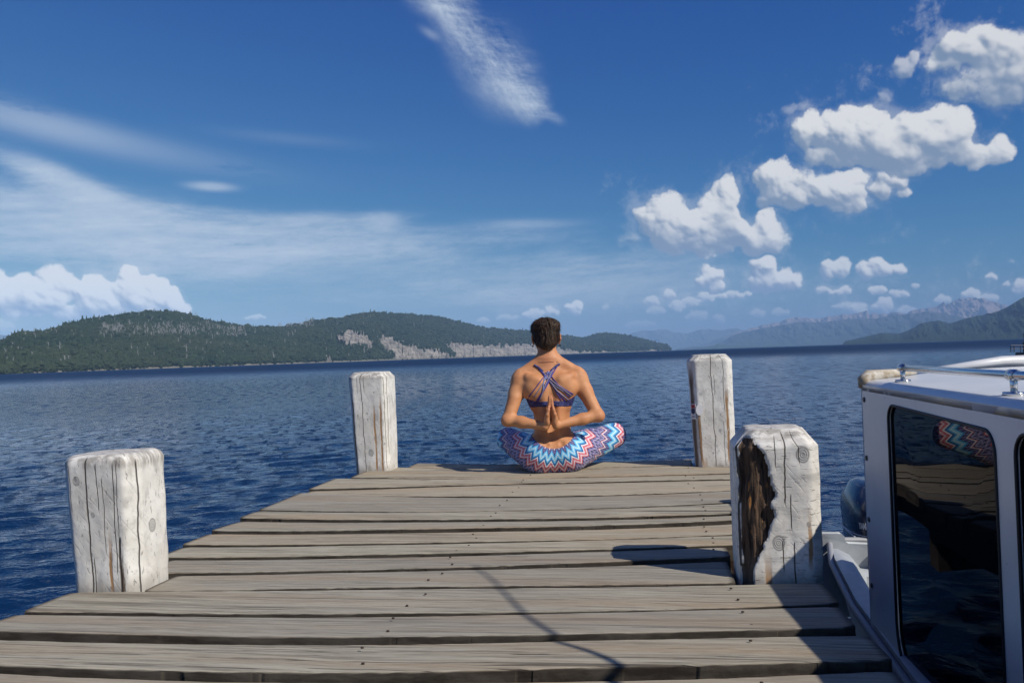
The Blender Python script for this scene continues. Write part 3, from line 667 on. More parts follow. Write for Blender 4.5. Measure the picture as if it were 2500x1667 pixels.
def build_pier():
    rs=np.random.RandomState(21)
    B=[[gp(*p) for p in row] for row in BND]
    step=[.215,.235,.225,.21,.24,.22,.23,.225,.22,.235,.21,.23,.22,.225,.23]
    last=B[-1]
    for s in step:
        B.append([p-AX*s+Vector((0,0,0)) for p in B[-1]])
    B=B+[]
    zfar=[0,0,.001,0,.001,0,-.001,0,.001,0,.001,0,.001,0,0]+[.0]*30; znear=[.001,.002,.003,.001,.002,.003,.013,.003,.003,.005,.003,.004,.011,.014,.004]+[.003]*30
    # plank i lies between gap i (far) and i+1 (near)
    for i in range(len(B)-1):
        far,near=B[i],B[i+1]
        def q(row,v):        # point on a gap line at offset v across the pier
            vs=[p.dot(RT) for p in row]; us=[p.dot(AX) for p in row]
            c=np.polyfit(vs,us,2) if i<15 else None
            if c is not None:
                vm=min(max(v,vs[0]-.1),vs[2]+.1); u=np.polyval(c,vm)
            else: u=np.interp(v,vs,us)
            return u
        um=(near[1].dot(AX)+far[1].dot(AX))/2
        vl=edge_v(min(max(near[0].dot(AX),um-.1),um+.1),-1)+rs.uniform(-.02,.02); vr=edge_v(um,1)+rs.uniform(-.015,.012)
        if i<14 and i!=10: vl=min(B[i+1][0].dot(RT), B[i][0].dot(RT)+.02)
        if i in (9,10): vr=POST_R_LEFT+(.003 if i==9 else -.010)        # cut back round the post
        if i==10: vl=POST_L_RIGHT+.004
        if i==0: vl=edge_v(um,-1)+.17; vr=FAR_R_LEFT-.01
        if i==1: vl=edge_v(um,-1)+.05
        g=[.008,.012,.011,.007,.011,.011,.010,.011,.009,.008,.008,.006,.007,.007,.009][i] if i<15 else .009
        gn=[.010,.011,.009,.008,.011,.010,.010,.011,.009,.009,.008,.007,.008,.009,.011][i] if i<15 else .009
        n=72; th=.052; zt=(zfar[i]+znear[i])/2
        V_=np.linspace(vl,vr,n); P=[]
        for k,v in enumerate(V_):
            uf=q(far,v)-g+.0022*float(fbm(v*9,i*3.1,seed=3,oct=3)); un=q(near,v)+gn+.0028*float(fbm(v*11,i*7.7,seed=5,oct=3))
            zz=zt+.0035*float(vn(v*1.3,i*5.0,seed=8)); b_=.0022+.0025*rs.rand()
            if n-1-k<1 or k<1: un+=.006; uf-=.006
            mid=(uf+un)/2; cup=.0015*float(vn(v*2,i,seed=9))
            zn_=zz-zt+znear[i]; zf_=zz-zt+zfar[i]; ring=[(un,zn_-th),(un-.001*rs.rand(),zn_-b_*1.1),(un+b_,zn_-.0006),(un*.7+uf*.3,zn_*.7+zf_*.3+cup),(un*.3+uf*.7,zn_*.3+zf_*.7+cup),(uf-b_,zf_-.0006),(uf,zf_-b_*1.3),(uf,zf_-th)]
            P.append([tuple(W3(u,v,z)) for u,z in ring])
        P=np.array(P); c0=P.mean((0,1)); 
        M=Matrix.Identity(4); ang=math.atan2(-AX.x,AX.y)  # plank frame: x across the pier, y along it
        R=Matrix.Rotation(math.atan2(RT.y,RT.x),4,'Z'); L=R.to_3x3().inverted()
        Q=(P-c0)@np.array(L).T
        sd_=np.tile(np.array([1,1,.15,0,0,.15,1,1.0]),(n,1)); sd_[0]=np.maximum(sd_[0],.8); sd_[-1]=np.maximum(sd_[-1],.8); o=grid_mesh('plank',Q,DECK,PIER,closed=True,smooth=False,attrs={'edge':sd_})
        # close ends
        bm=bmesh.new(); bm.from_mesh(o.data); bmesh.ops.holes_fill(bm,edges=[e for e in bm.edges if e.is_boundary]); bmesh.ops.recalc_face_normals(bm,faces=bm.faces)
        for f in bm.faces: f.smooth=True
        for e in bm.edges:
            if e.calc_face_angle(0)>.18: e.smooth=False
        bm.to_mesh(o.data); bm.free()
        o.location=Vector(c0); o.rotation_euler=(0,0,math.atan2(RT.y,RT.x)); tag(o)
        # nails over the joists
        if i<16:
            for v,cnt in ((-.62,2),(ev-.25,2)):
                for k in range(cnt):
                    uu=(q(far,v)*(.3+.4*k)+q(near,v)*(.7-.4*k))+rs.uniform(-.01,.01); vv=v+rs.uniform(-.02,.02)
                    if not(vl+.03<vv<vr-.03): continue
                    bm=bmesh.new(); bmesh.ops.create_cone(bm,segments=7,radius1=.0032,radius2=.0026,depth=.003,cap_ends=True)
                    me=bpy.data.meshes.new('nail'); bm.to_mesh(me); bm.free(); me.materials.append(NAIL)
                    k_=bpy.data.objects.new('nail',me); COL.objects.link(k_); k_.parent=o
                    w=W3(uu,vv,zt+.0035); k_.matrix_parent_inverse=Matrix.Identity(4); k_.location=R.inverted()@(w-Vector(c0)); k_.scale=(1.3,.9,1)
    dark=simple('dark_joist_wood',(.035,.028,.022),.9,var=.3)
    for v in (-.62,0.0,ev-.25):
        vs,fs=boxm((0,0,0),(.10,8.2,.18)); R=Matrix.Rotation(math.atan2(RT.y,RT.x),4,'Z')
        o=mesh_obj('joist',vs,fs,dark,PIER); o.matrix_local=Matrix.Translation(W3(.45,v,-.052-.10))@R
    for u in (4.1,2.3,-.2,-2.4):
        vs,fs=boxm((0,0,0),(1.55,.16,.2)); R=Matrix.Rotation(math.atan2(RT.y,RT.x),4,'Z')
        o=mesh_obj('crossbeam',vs,fs,dark,PIER); o.matrix_local=Matrix.Translation(W3(u,(ev+EDGE_L[1][3])/2,-.052-.30))@R
# ------------------------------------------------------------------ the posts
def post_frame(pl,pr,u_mid):
    pass
def whitewash(name,cracks,stains,knots,rot=False,horiz=0.0):
    m,b=new_mat(name); c,x,y,z=coords(); b.inputs['Roughness'].default_value=.72; b.inputs['Specular IOR Level'].default_value=.3
    # s: running measure round the post, from its left side over the front to the right
    s=attr('girth')
    g=noise(combine(s*(4+18*(1-horiz)),y*2,z*(4+50*horiz)),1.0,5,.6); g2=noise(combine(s*60,y*8,z*60),1.0,3,.6); cl=noise(c,5.0,5,.62)
    dg=noise(combine((s+z*.8)*55,1.0,(z-s*.5)*7),1.0,3,.6)
    col=mixc(cl.sst(.35,.70),(.64,.615,.555),(.84,.82,.765)); col=mixc(g.sst(.52,.68)*.50,col,(.33,.32,.30)); col=mixc(g2.sst(.55,.70)*.30,col,(.36,.34,.31)); fl_=noise(combine(s*110,1.0,z*26) if horiz<.5 else combine(s*26,1.0,z*130),1.0,3,.6); col=mixc(fl_.sst(.60,.68)*.55,col,(.20,.19,.18)); col=mixc(dg.sst(.58,.70)*.30,col,(.33,.32,.30))
    h=g*.5+g2*.35+cl*.15-dg.sst(.56,.70)*.18-fl_.sst(.60,.68)*.5
    top=z.sst(TOPZ-.035,TOPZ-.005); col=mixc(top*noise(combine(x*30,y*90,0.0),1.0,4,.6).sst(.36,.6)*.75,col,(.27,.245,.21))
    foot=z.sst(.0,.06,1,0)*cl.sst(.35,.6); col=mixc(foot*.55,col,(.22,.18,.13))
    for (s0,z0,z1,w,wc) in stains:
        n=noise(combine(s*30,0.0,z*9+s0*40),1.0,4,.65); d=(s-s0+(n-.5)*.02).abs()
        k=d.sst(w*.45*1,w,1,0)*z.sst(z0,z0+.05)*z.sst(z1-.12,z1,1,0)*n.sst(.22,.42)
        col=mixc(k*.95,col,(.36,.20,.085) if wc==0 else (.12,.085,.06)); h=h-k*.3
    for (s0,zz,r) in knots:
        d=((s-s0)*(s-s0)*1.6+(z-zz)*(z-zz)).pw(.5); k=d.sst(r*.7,r,1,0); ring=V.m('SINE',d*(90/r*.25)+noise(c,20,2,.5)*4)
        col=mixc(k*.6,col,(.32,.315,.30)); col=mixc(k*ring.sst(.3,1.0)*.15,col,(.20,.185,.17)); h=h+k*ring*.12; col=mixc(((d-r*.85).abs()).sst(r*.05,r*.16,1,0)*.5,col,(.16,.15,.14))
    for i,(s0,z0,z1,w,wb) in enumerate(cracks):
        k=crack(s,z,s0,z0,z1,w,1.7*i+2.0,wb); col=mixc(k*.9,col,(.045,.035,.03)); h=h-k*2.2
    if rot:
        ra=attr('rot'); fib=noise(combine(s*120,y*40,z*9),1.0,4,.65); chips=noise(combine(s*75,1.0,z*16),1.0,3,.6)
        rc=mixc(fib.sst(.35,.65),(.022,.014,.010),(.15,.095,.06)); rc=mixc(chips.sst(.60,.66)*z.sst(.10,.16)*z.sst(.24,.30,1,0),rc,(.42,.19,.06))
        rc=mixc(z.sst(.02,.10,1,0)*.6,rc,(.15,.12,.09))
        col=mixc(ra.sst(.35,.55),col,rc); h=h+(fib*4.0)*ra
    col=mixc(z.sst(-.03,-.06),col,mixc(g,(.02,.011,.008),(.06,.03,.02)))
    lk(col,b.inputs['Base Color']); lk(bump(h,.0030,.9),b.inputs['Normal']); return m
TOPZ=.4
def post(label,center,yaw,wx,wy,top,ch,bev,mat,seed,lean=(0,0),taper=0.0,rotmask=None,bevf=None,tilt=0.0,amp=.004,bottom=-.75):
    """rough-hewn square post; girth runs from the back-left corner over left, front, right faces"""
    global TOPZ
    hx,hy=wx/2,wy/2
    # outline corner points, starting at middle of the back, going to the left side, front, right
    cs=[(0,hy),(-hx+ch,hy),(-hx,hy-ch),(-hx,-hy+ch),(-hx+ch,-hy),(hx-ch,-hy),(hx,-hy+ch),(hx,hy-ch),(hx-ch,hy),(0,hy)]
    pts=[];
    for a,b in zip(cs[:-1],cs[1:]):
        l=math.hypot(b[0]-a[0],b[1]-a[1]); k=max(2,int(l/.006))
        for j in range(k): t=j/k; pts.append((a[0]+(b[0]-a[0])*t,a[1]+(b[1]-a[1])*t))
    pts=np.array(pts); n=len(pts); d=np.hypot(*(np.roll(pts,-1,0)-pts).T); g=np.concatenate([[0],np.cumsum(d)[:-1]])
    i0=np.argmin(np.hypot(pts[:,0]+hx-ch,pts[:,1]+hy)); g=g-g[i0]                 # girth 0 at the front face's left edge
    for _ in range(2): pts=(np.roll(pts,1,0)+pts*2+np.roll(pts,-1,0))/4
    zs=np.concatenate([np.linspace(bottom,-.06,6),np.arange(-.04,top-bev,.008),top-bev*np.array([1,.8,.6,.45,.3,.2,.1,.04])])
    rows=[];G=[];Rm=[]
    L=np.hypot(pts[:,0],pts[:,1]); nx=pts/L[:,None]
    for z in zs:
        f=max(0,(z-(top-bev))/bev); ins=(1-math.sqrt(max(0,1-(f*.92)**2)))*bev*1.15 if bevf is None else bevf(f)*bev
        q=pts*(1-taper*(z-top)*-1*0)  # straight
        q=pts.copy(); q[:,0]*=1+taper*(.5-z/top)*-1; q*= (1-ins/hx)
        w=amp*(fbm(g*7+seed,z*5,seed=seed,oct=4)*1.4+.5*fbm(g*30,z*24,seed=seed+5,oct=3))
        q=q+nx*np.asarray(w)[:,None]
        zz=np.full(n,z)+ (tilt*(q[:,0])+.5*amp*fbm(q[:,0]*20,q[:,1]*20,seed=seed+2,oct=3))*max(0,(z-(top-bev*2))/(bev*2))
        rm=np.zeros(n)
        if rotmask is not None:
            rm=rotmask(g,z)
            dep=rm*(.015+.009*fbm(g*90,z*10,seed=seed+8,oct=3)); q=q-nx*dep[:,None]
        q=q+np.array(lean)*z
        rows.append(np.stack([q[:,0],q[:,1],zz],-1)); G.append(g); Rm.append(rm)
    # top cap: shrinking rings
    last=rows[-1]; cen=last.mean(0)
    for k in (.82,.6,.35,.12):
        r=cen+(last-cen)*k; r[:,2]=last[:,2]*k+cen[2]*(1-k)+.003*(1-k)+.002*fbm(r[:,0]*25,r[:,1]*60,seed=seed+3,oct=3); rows.append(r); G.append(g); Rm.append(np.zeros(n))
    P=np.array(rows); o=grid_mesh('mooring_post',P,mat,attrs={'girth':np.array(G),'rot':np.array(Rm)},closed=True)
    bm=bmesh.new(); bm.from_mesh(o.data); bmesh.ops.holes_fill(bm,edges=[e for e in bm.edges if e.is_boundary]); bmesh.ops.recalc_face_normals(bm,faces=bm.faces); bm.to_mesh(o.data); bm.free()
    o.data.polygons.foreach_set('use_smooth',[True]*len(o.data.polygons))
    o.location=center; o.rotation_euler=(0,0,yaw); tag(o,label,'post','white mooring posts of the pier'); return o
YAW=math.atan2(RT.y,RT.x)
def proj(p):
    d=np.array(p,float)-np.array((0,0,EYE)); t=d@CF; return 1250+F*(d@CR)/t,833.5-F*(d@CU)/t
def fit_post(pxl,pxr,pyb,D,yaw,ch,z=.18,taper=0.0):
    """place a square post so that it stands between two picture columns with its nearest foot corner at row pyb"""
    c=np.array(gp((pxl+pxr)/2,pyb))[:2]; c[1]+=.1; w=.2; ca,sa=math.cos(yaw),math.sin(yaw)
    for it in range(40):
        h=w/2; k=D/2
        cs=[(-h+ch,-k),(h-ch,-k),(h,-k+ch),(h,k-ch),(h-ch,k),(-h+ch,k),(-h,k-ch),(-h,-k+ch)]
        W=[(c[0]+x*ca-y*sa,c[1]+x*sa+y*ca) for x,y in cs]
        pm=[proj((x,y,z))[0] for x,y in W]; pb=max(proj((x,y,0))[1] for x,y in W)
        d=math.hypot(*c); l,r=min(pm),max(pm)
        c[0]+=((pxl+pxr)/2-(l+r)/2)/F*d*.8; w+=((pxr-pxl)-(r-l))/F*d*.8; D=D if D_fixed else w
        c+= (c/d)*(pb-pyb)/F*d*d/EYE*.6
    return Vector((c[0],c[1],0)),w
D_fixed=True
YW_NL=YAW; 
C_NL,W_NL=fit_post(166,413,1445,.19,YAW,.034); C_FL,W_FL=fit_post(862,972,1152,.19,YAW,.026,.28); C_FR,W_FR=fit_post(1690,1794,1142,.20,YAW,.028,.28); C_NR,W_NR=fit_post(1784,2006,1421,.21,YAW,.030)

POST_R_LEFT=C_NR.dot(RT)-W_NR/2-.004; POST_L_RIGHT=C_NL.dot(RT)+W_NL/2+.0; FAR_R_LEFT=C_FR.dot(RT)-W_FR/2
def build_posts():
    global TOPZ
    # near right, rotten along its left side
    TOPZ=.405
    def rotm(g,z):
        lim=np.interp(z,[-.1,.0,.05,.10,.17,.23,.30,.35,.385,.40],[-.01,-.004,.012,.036,.062,.069,.060,.038,.005,-.06])+.011*fbm(z*34,g*3,seed=5,oct=3)+.004*fbm(z*90,g*0,seed=6,oct=2)
        a=np.clip((lim-g)/.005,0,1)*np.clip((g+.036+.006*fbm(z*40,3.0,seed=9,oct=2))/.006,0,1)
        return a*np.clip((.392-z)/.01,0,1)*np.clip((z+.2)/.05,0,1)
    m=whitewash('whitewash_rotten',[(.098,.20,.41,.0034,.016),(.112,.13,.24,.0026,.008),(.085,.02,.115,.0026,.008),(.117,-.02,.11,.0030,.006),(.075,.30,.40,.0022,.014),(.136,.31,.41,.0022,.016),(-.036,-.05,.39,.004,.003),(-.055,.0,.38,.003,.004)],
        [(.160,.02,.22,.008,0),(.045,-.05,.10,.012,0)],[(.148,.345,.025),(.076,.105,.023),(.158,.155,.008)],rot=True,horiz=.8)
    post('thick white post beside the boat, its left side rotted dark brown',C_NR,YAW,W_NR,.21,.414,.030,.048,m,3,rotmask=rotm,amp=.0036,bevf=lambda f:.82*f)
    # near left, squat
    TOPZ=.375
    m=whitewash('whitewash_left',[(.056,-.05,.39,.0040,.006),(.064,-.02,.10,.0026,.004),(.090,.22,.37,.0022,.006),(.106,.10,.33,.0018,.006),(.140,.04,.37,.0024,.008),(.150,.10,.38,.0018,.008),(.205,-.03,.38,.0034,.010),(.005,.22,.36,.002,.010),(.152,-.05,.16,.006,.008)],
        [(.118,-.03,.20,.007,0),(.155,-.04,.16,.008,1),(.13,-.04,.02,.028,0)],[(.026,.318,.015),(.262,.175,.022),(.07,.22,.009)],horiz=.12)
    post('squat white post at the near left edge of the pier',C_NL+RT*.008,YAW,W_NL-.012,.19,.392,.034,.030,m,8,amp=.0034,tilt=.03,taper=.10,lean=(-.045,0))
    # far left
    TOPZ=.555
    m=whitewash('whitewash_far_left',[(.052,-.02,.57,.0034,.010),(.030,.44,.56,.002,.006),(.185,.02,.55,.0022,.010),(.070,.44,.55,.002,.004),(.205,.1,.55,.002,.010)],
        [(.122,-.02,.42,.008,0),(.160,-.02,.46,.008,0),(-.008,-.05,.50,.010,0)],[(.090,.11,.022),(.080,.335,.007),(.080,.300,.007),(.118,.195,.008),(.178,.16,.007),(.126,.455,.006)],horiz=.1)
    post('tall white post at the far left corner of the pier, with brown streaks',C_FL,YAW,W_FL,.19,.572,.026,.030,m,15,taper=.13,amp=.0026,lean=(-.03,0),bevf=lambda f:.85*f)
    # far right
    TOPZ=.60
    m=whitewash('whitewash_far_right',[(.080,.0,.62,.0034,.012),(.140,.30,.62,.0022,.012),(.130,.0,.25,.002,.006),(.095,.38,.50,.002,.01)],
        [(.152,.0,.46,.010,0),(.004,.0,.36,.010,0),(.02,-.02,.09,.016,0),(-.040,-.05,.58,.030,1)],[(.068,.08,.007),(.11,.20,.010)],horiz=.35)
    o=post('tall white post at the far right corner, with small stickers',C_FR,YAW,W_FR+.006,.20,.610,.030,.034,m,23,taper=.10,amp=.0026,lean=(-.02,0),bevf=lambda f:.85*f)
    stickers(o)
def stickers(o):
    white=simple('sticker_white',(.72,.71,.72),.5); red=simple('sticker_red',(.30,.02,.03),.5); navy=simple('sticker_navy',(.02,.03,.09),.5); grey=simple('sticker_print',(.25,.25,.28),.5)
    # on the chamfered left corner and front face of the post, which faces the jetty
    def place(pts,off,mat,parent,name):
        vs=[(x,y-off,z) for x,y,z in pts]; k=mesh_obj(name,vs+[(x,y+.003,z) for x,y,z in vs],[list(range(len(vs)))]+[[i,(i+1)%len(vs),(i+1)%len(vs)+len(vs),i+len(vs)] for i in range(len(vs))],mat,parent); return k
    
    # frame: along the chamfer
    hw=W_FR/2+.003; a=Vector((-hw,-.070,0)); b=Vector((-hw+.030,-.100,0)); t=(b-a).normalized(); nrm=Vector((-t.y*-1,-t.x,0)); nrm=Vector((t.y,-t.x,0))
    def pt(s,z,off): p=a+t*s+nrm*off; return (p.x-.0075,p.y,z)
    def flat(name,pts,off,mat,parent):
        n=len(pts); vs=[pt(s,z,off) for s,z in pts]+[pt(s,z,off-.003) for s,z in pts]
        return mesh_obj(name,vs,[list(range(n))[::-1]]+[[i,(i+1)%n,(i+1)%n+n,i+n] for i in range(n)],mat,parent)
    z0=.335
    s1=flat('sticker',[(.002,z0-.072),(.034,z0-.072),(.034,z0+.010),(.002,z0+.010)],.007,white,o); s1['label']='small sticker with a red and navy shield'
    flat('emblem_top',[(.006,z0-.013),(.030,z0-.013),(.030,z0+.006),(.006,z0+.006)],.009,red,s1)
    flat('emblem_shield',[(.006,z0-.015),(.005,z0-.034),(.011,z0-.043),(.018,z0-.046),(.025,z0-.043),(.031,z0-.034),(.030,z0-.015)],.009,navy,s1)
    flat('print_line',[(.008,z0-.062),(.028,z0-.062),(.028,z0-.056),(.008,z0-.056)],.009,grey,s1)
    pts=[(-hw+.032+.019*math.cos(q),-.1075,z0-.022+.030*math.sin(q)) for q in np.linspace(0,6.283,25)[:-1]]
    n=len(pts); vs=pts+[(x,y+.006,z) for x,y,z in pts]
    s2=mesh_obj('sticker',vs,[list(range(n))]+[[i,(i+1)%n,(i+1)%n+n,i+n] for i in range(n)],white,o); s2['label']='round white sticker'
build_posts(); build_pier()
# ------------------------------------------------------------------ motor boat alongside, at the right
BV=.80                                  # its side stands this far to the right of the pier's middle line
def build_boat():
    BOAT=empty('motor_boat',W3(2.0,1.7,WATER)); tag(BOAT,'white cabin motor boat with dark tinted windows moored at the right side of the pier','boat')
    inv=Matrix.Translation(-BOAT.location)
    def add(name,vs,fs,mat,parent=BOAT,smooth=False):
        o=mesh_obj(name,vs,fs,mat,None,smooth)
        o.parent=parent; o.matrix_parent_inverse=(parent.matrix_world if parent!=BOAT else Matrix.Translation(BOAT.location)).inverted() if parent==BOAT else Matrix.Identity(4)
        return o
    # white glass-fibre paint, a little chalky and stained
    m,b=new_mat('boat_gelcoat'); c,x,y,z=coords(); n=noise(c,2.5,5,.6); n2=noise(combine(x*14,y*14,z*3),1.0,4,.6)
    col=mixc(n.sst(.3,.7),(.60,.61,.62),(.70,.70,.69)); col=mixc(n2.sst(.58,.75)*.25,col,(.50,.49,.46)); col=mixc(noise(c,60,2,.5).sst(.74,.78)*.7,col,(.12,.12,.13))
    lk(col,b.inputs['Base Color']); b.inputs['Roughness'].default_value=.28; lk(bump(n,.006,.5),b.inputs['Normal']); white=m
    m,b=new_mat('worn_glass_fibre'); c,x,y,z=coords(); n=noise(c,22,5,.65); lk(mixc(n.sst(.35,.62),(.62,.58,.50),(.33,.26,.17)),b.inputs['Base Color']); b.inputs['Roughness'].default_value=.75; lk(bump(n,.004),b.inputs['Normal']); worn=m
    grey=simple('boat_deck_paint',(.42,.445,.46),.45,var=.10,scale=9,bumpd=.002)
    m,b=new_mat('tinted_window'); b.inputs['Base Color'].default_value=(.004,.005,.007,1); b.inputs['Roughness'].default_value=.012; b.inputs['IOR'].default_value=1.45; b.inputs['Specular IOR Level'].default_value=.17; glass=m
    steel,b=new_mat('stainless_steel'); b.inputs['Base Color'].default_value=(.62,.63,.65,1); b.inputs['Metallic'].default_value=1; b.inputs['Roughness'].default_value=.16
    rub=simple('black_rubber',(.012,.012,.014),.6); screwm=simple('dull_screw',(.10,.085,.075),.45,.5)
    motorm,b=new_mat('motor_cowl_paint'); b.inputs['Base Color'].default_value=(.018,.030,.060,1); b.inputs['Roughness'].default_value=.25; b.inputs['Coat Weight'].default_value=.4
    lett=simple('lettering_silver',(.55,.57,.60),.4); 
    rs=lambda px,py:ray_side(px,py,BV)
    # side panels: a ring of wall round every window, one after another towards the bow
    ua,_=rs(2117,1280); zt=rs(2160,965)[1]; ROOF=ray_side(2205,932,BV+.07)[1]
    TL=rs(2168,994); TR=rs(2428,1033); BR=rs(2444,1250); BL=rs(2158,1556)
    wu0,wu1=TR[0],TL[0]; ztop=(TL[1]+TR[1])/2; zbot=BL[1]-.05
    pil=rs(2489,1300)[0]; gun=-.42
    W=wu1-wu0; gap=wu0-pil
    def rrect(u0,u1,z0,z1,r,cut=0.0,slope=0.0,k=6):
        pts=[]
        for (cu,cz,a0,rr) in ((u1-r,z1-r,0,r),(u0+r,z1-r,90,r),(u0+r,z0+r,180,r),(u1-max(r,cut),z0+max(r,cut),270,max(r,cut))):
            for i in range(k+1):
                a=math.radians(a0+90*i/k); u=cu+rr*math.cos(a); z=cz+rr*math.sin(a); pts.append((u,z+slope*(u-u1)))
        return pts
    def loop_from(outer_box,n_side,inner):
        """outer points on a box for each inner point, by direction"""
        u0,u1,z0,z1=outer_box; cu=(u0+u1)/2; cz=(z0+z1)/2; o=[]
        for (u,z) in inner:
            du,dz=u-cu,z-cz; s=min(((u1-cu) if du>0 else (cu-u0))/max(abs(du),1e-6),((z1-cz) if dz>0 else (cz-z0))/max(abs(dz),1e-6)); o.append([cu+du*s,cz+dz*s])
        for (bu,bz) in ((u1,z1),(u0,z1),(u0,z0),(u1,z0)):
            k=min(range(len(o)),key=lambda i:math.hypot(o[i][0]-bu,o[i][1]-bz)); o[k]=[bu,bz]
        return o
    wins=[(wu0,wu1)]; u=wu0
    for k in range(2):
        u1=u-gap; u0=u1-.62; wins.append((u0,u1)); u=u0
    edges=[ua-.012]+[(wins[k][0]+wins[k+1][1])/2 for k in range(2)]+[wins[2][0]-.25]
    WZ0=-.42; WZ1=ztop+.052
    def vin(z): return BV+.0+ (max(0,-.30-z))*.0
    TOE=.042
    for k,(u0,u1) in enumerate(wins):
        inner=rrect(u0,u1,zbot,ztop,.055,cut=.16 if k==0 else .06,slope=.012)
        outer=loop_from((edges[k+1],edges[k],WZ0,WZ1),0,inner); n=len(inner)
        vs=[W3(a,BV,z) for a,z in outer]+[W3(a,BV,z) for a,z in inner]+[W3(a,BV+.058,z) for a,z in inner]+[W3(a,BV+.02,z) for a,z in outer]
        fs=[[i,(i+1)%n,n+(i+1)%n,n+i] for i in range(n)]+[[n+i,n+(i+1)%n,2*n+(i+1)%n,2*n+i] for i in range(n)]
        p=add('side_panel',vs,fs,white)
        # the pane: slightly bowed, set in from the wall's face
        gu=np.linspace(0,1,15); gz=np.linspace(0,1,15); vs=[];fs=[]
        cu=(u0+u1)/2; cz=(zbot+ztop)/2
        ring=[1.0,.85,.6,.3]; n=len(inner)
        for s in ring:
            for a,z in inner:
                uu=cu+(a-cu)*s; zz=cz+(z-cz)*s; bow=.0075*(1-((uu-cu)/(u1-u0)*2)**2)*(1-((zz-cz)/(ztop-zbot)*2)**2)
                vs.append(W3(uu,BV+.006+(u1-uu)*TOE-max(0,bow),zz))
        vs.append(W3(cu,BV+.006+(u1-cu)*TOE-.0075,cz))
        for q in range(3): fs+=[[q*n+i,q*n+(i+1)%n,(q+1)*n+(i+1)%n,(q+1)*n+i] for i in range(n)]
        fs+=[[3*n+i,3*n+(i+1)%n,4*n] for i in range(n)]
        w=add('window',vs,fs,glass,smooth=True)
        gk=[W3(a,BV-.001,z) for a,z in inner]; add('gasket',*tube(gk+[gk[0],gk[1]],.0045,6,False),rub,smooth=True)
        md=w.modifiers.new('s','SUBSURF'); md.levels=2; md.render_levels=2
    # aft edge flange with screws
    vs=[];fs=[]
    prof=[(0,0),(.0,.012),(.012,.030),(.05,.05)]   # (dv, du beyond the aft edge)
    zsf=np.linspace(-.44,WZ1+.0,12)
    for z in zsf:
        for dv,du in prof: vs.append(W3(edges[0]+du,BV+dv*1.6,z))
    for i in range(11):
        for j in range(3): fs.append([i*4+j,i*4+j+1,(i+1)*4+j+1,(i+1)*4+j])
    add('corner_post',vs,fs,white,smooth=True)
    for pxy in ((2131,980),(2128,1123),(2126,1270),(2125,1424),(2125,1580)):
        d=rs(*pxy); u_=edges[0]-.022; z_=d[1]
        bm=bmesh.new(); bmesh.ops.create_cone(bm,segments=12,radius1=.011,radius2=.008,depth=.006,cap_ends=True)
        me=bpy.data.meshes.new('screw'); bm.to_mesh(me); bm.free(); me.materials.append(screwm); o=bpy.data.objects.new('screw',me); COL.objects.link(o); o.parent=BOAT
        o.matrix_local=Matrix.Translation(W3(u_,BV-.002,z_)-BOAT.location)@(-RT).to_track_quat('Z','Y').to_matrix().to_4x4()
    # roof: rolls over from the wall top, low crown
    ro=[]; bow=edges[3]
    us=np.concatenate([np.linspace(edges[0]+.02,edges[0]-.10,6),np.linspace(edges[0]-.2,bow,14)])
    vsn=[0,.0,.004,.012,.026,.045,.075,.12,.25,.5,.75,1.0,1.15,1.30,1.36,1.40]; zn=[WZ1-.002,ROOF-.040,ROOF-.026,ROOF-.014,ROOF-.005,ROOF-.001,ROOF,ROOF+.003,ROOF+.012,ROOF+.022,ROOF+.024,ROOF+.018,ROOF+.01,ROOF-.01,ROOF-.03,ROOF-.10]
    P=[]
    for iu,u_ in enumerate(us):
        row=[]
        for v,z in zip(vsn,zn):
            au=u_
            if iu<6: au=u_+ (v*.42 if v<.9 else .38)*(1-(iu/6)**1.0) ; 
            row.append(tuple(W3(au,BV+v,z)))
        P.append(row)
    P=np.array(P); o=grid_mesh('roof',P,[white,worn],None,smooth=True,flip=True); o.parent=BOAT; o.matrix_parent_inverse=inv
    
    # aft face under the roof
    af=[W3(edges[0]+.02,BV+.02,-.44),W3(edges[0]+.02,BV+.02,WZ1+.01)]; row0=P[0]
    vs=[Vector(p) for p in row0]+[Vector((p[0],p[1],-.44)) for p in row0]; n=len(row0)
    add('aft_bulkhead',vs,[[i,i+1,n+i+1,n+i] for i in range(n-1)],white)
    # worn raised rim at the roof's aft corner
    path=[W3(edges[0]+.012,BV+.010,ROOF-.03),W3(edges[0]+.020,BV+.012,ROOF+.0),W3(edges[0]+.028,BV+.030,ROOF+.012),W3(edges[0]+.06,BV+.11,ROOF+.016),W3(edges[0]+.10,BV+.22,ROOF+.022)]
    add('worn_corner_rim',*tube(path,[.020,.024,.024,.020,.010],8),worn,smooth=True)
    path=[W3(edges[0]+.16,BV+.30,ROOF+.022),W3(edges[0]+.33,BV+.62,ROOF+.045),W3(edges[0]+.36,BV+1.0,ROOF+.048),W3(edges[0]+.34,BV+1.3,ROOF+.03)]
    add('roof_rim',*tube(path,[.012,.022,.022,.015],8),white,smooth=True)
    # grab rail
    q1=ray_side(2203,898,BV+.07); q2=ray_side(2474,918,BV+.07); RZ=q1[1]; a=W3(q1[0],BV+.07,RZ); c2=W3(q2[0],BV+.07,RZ); dirr=c2-a; e=c2+dirr*1.0
    def on(px,py,z): d=raydir(px,py); t=(z-EYE)/d[2]; return Vector((d[0]*t,d[1]*t,z))
    rail=empty('grab_rail',a,None); rail.parent=BOAT; rail.matrix_parent_inverse=inv
    def addr(name,vs,fs,mat,smooth=True):
        o=mesh_obj(name,[Vector(v)-a for v in vs],fs,mat,rail,smooth); return o
    addr('rail_tube',*tube([a-dirr.normalized()*.012,a,c2,e],[.006,.011,.011,.011],12),steel)
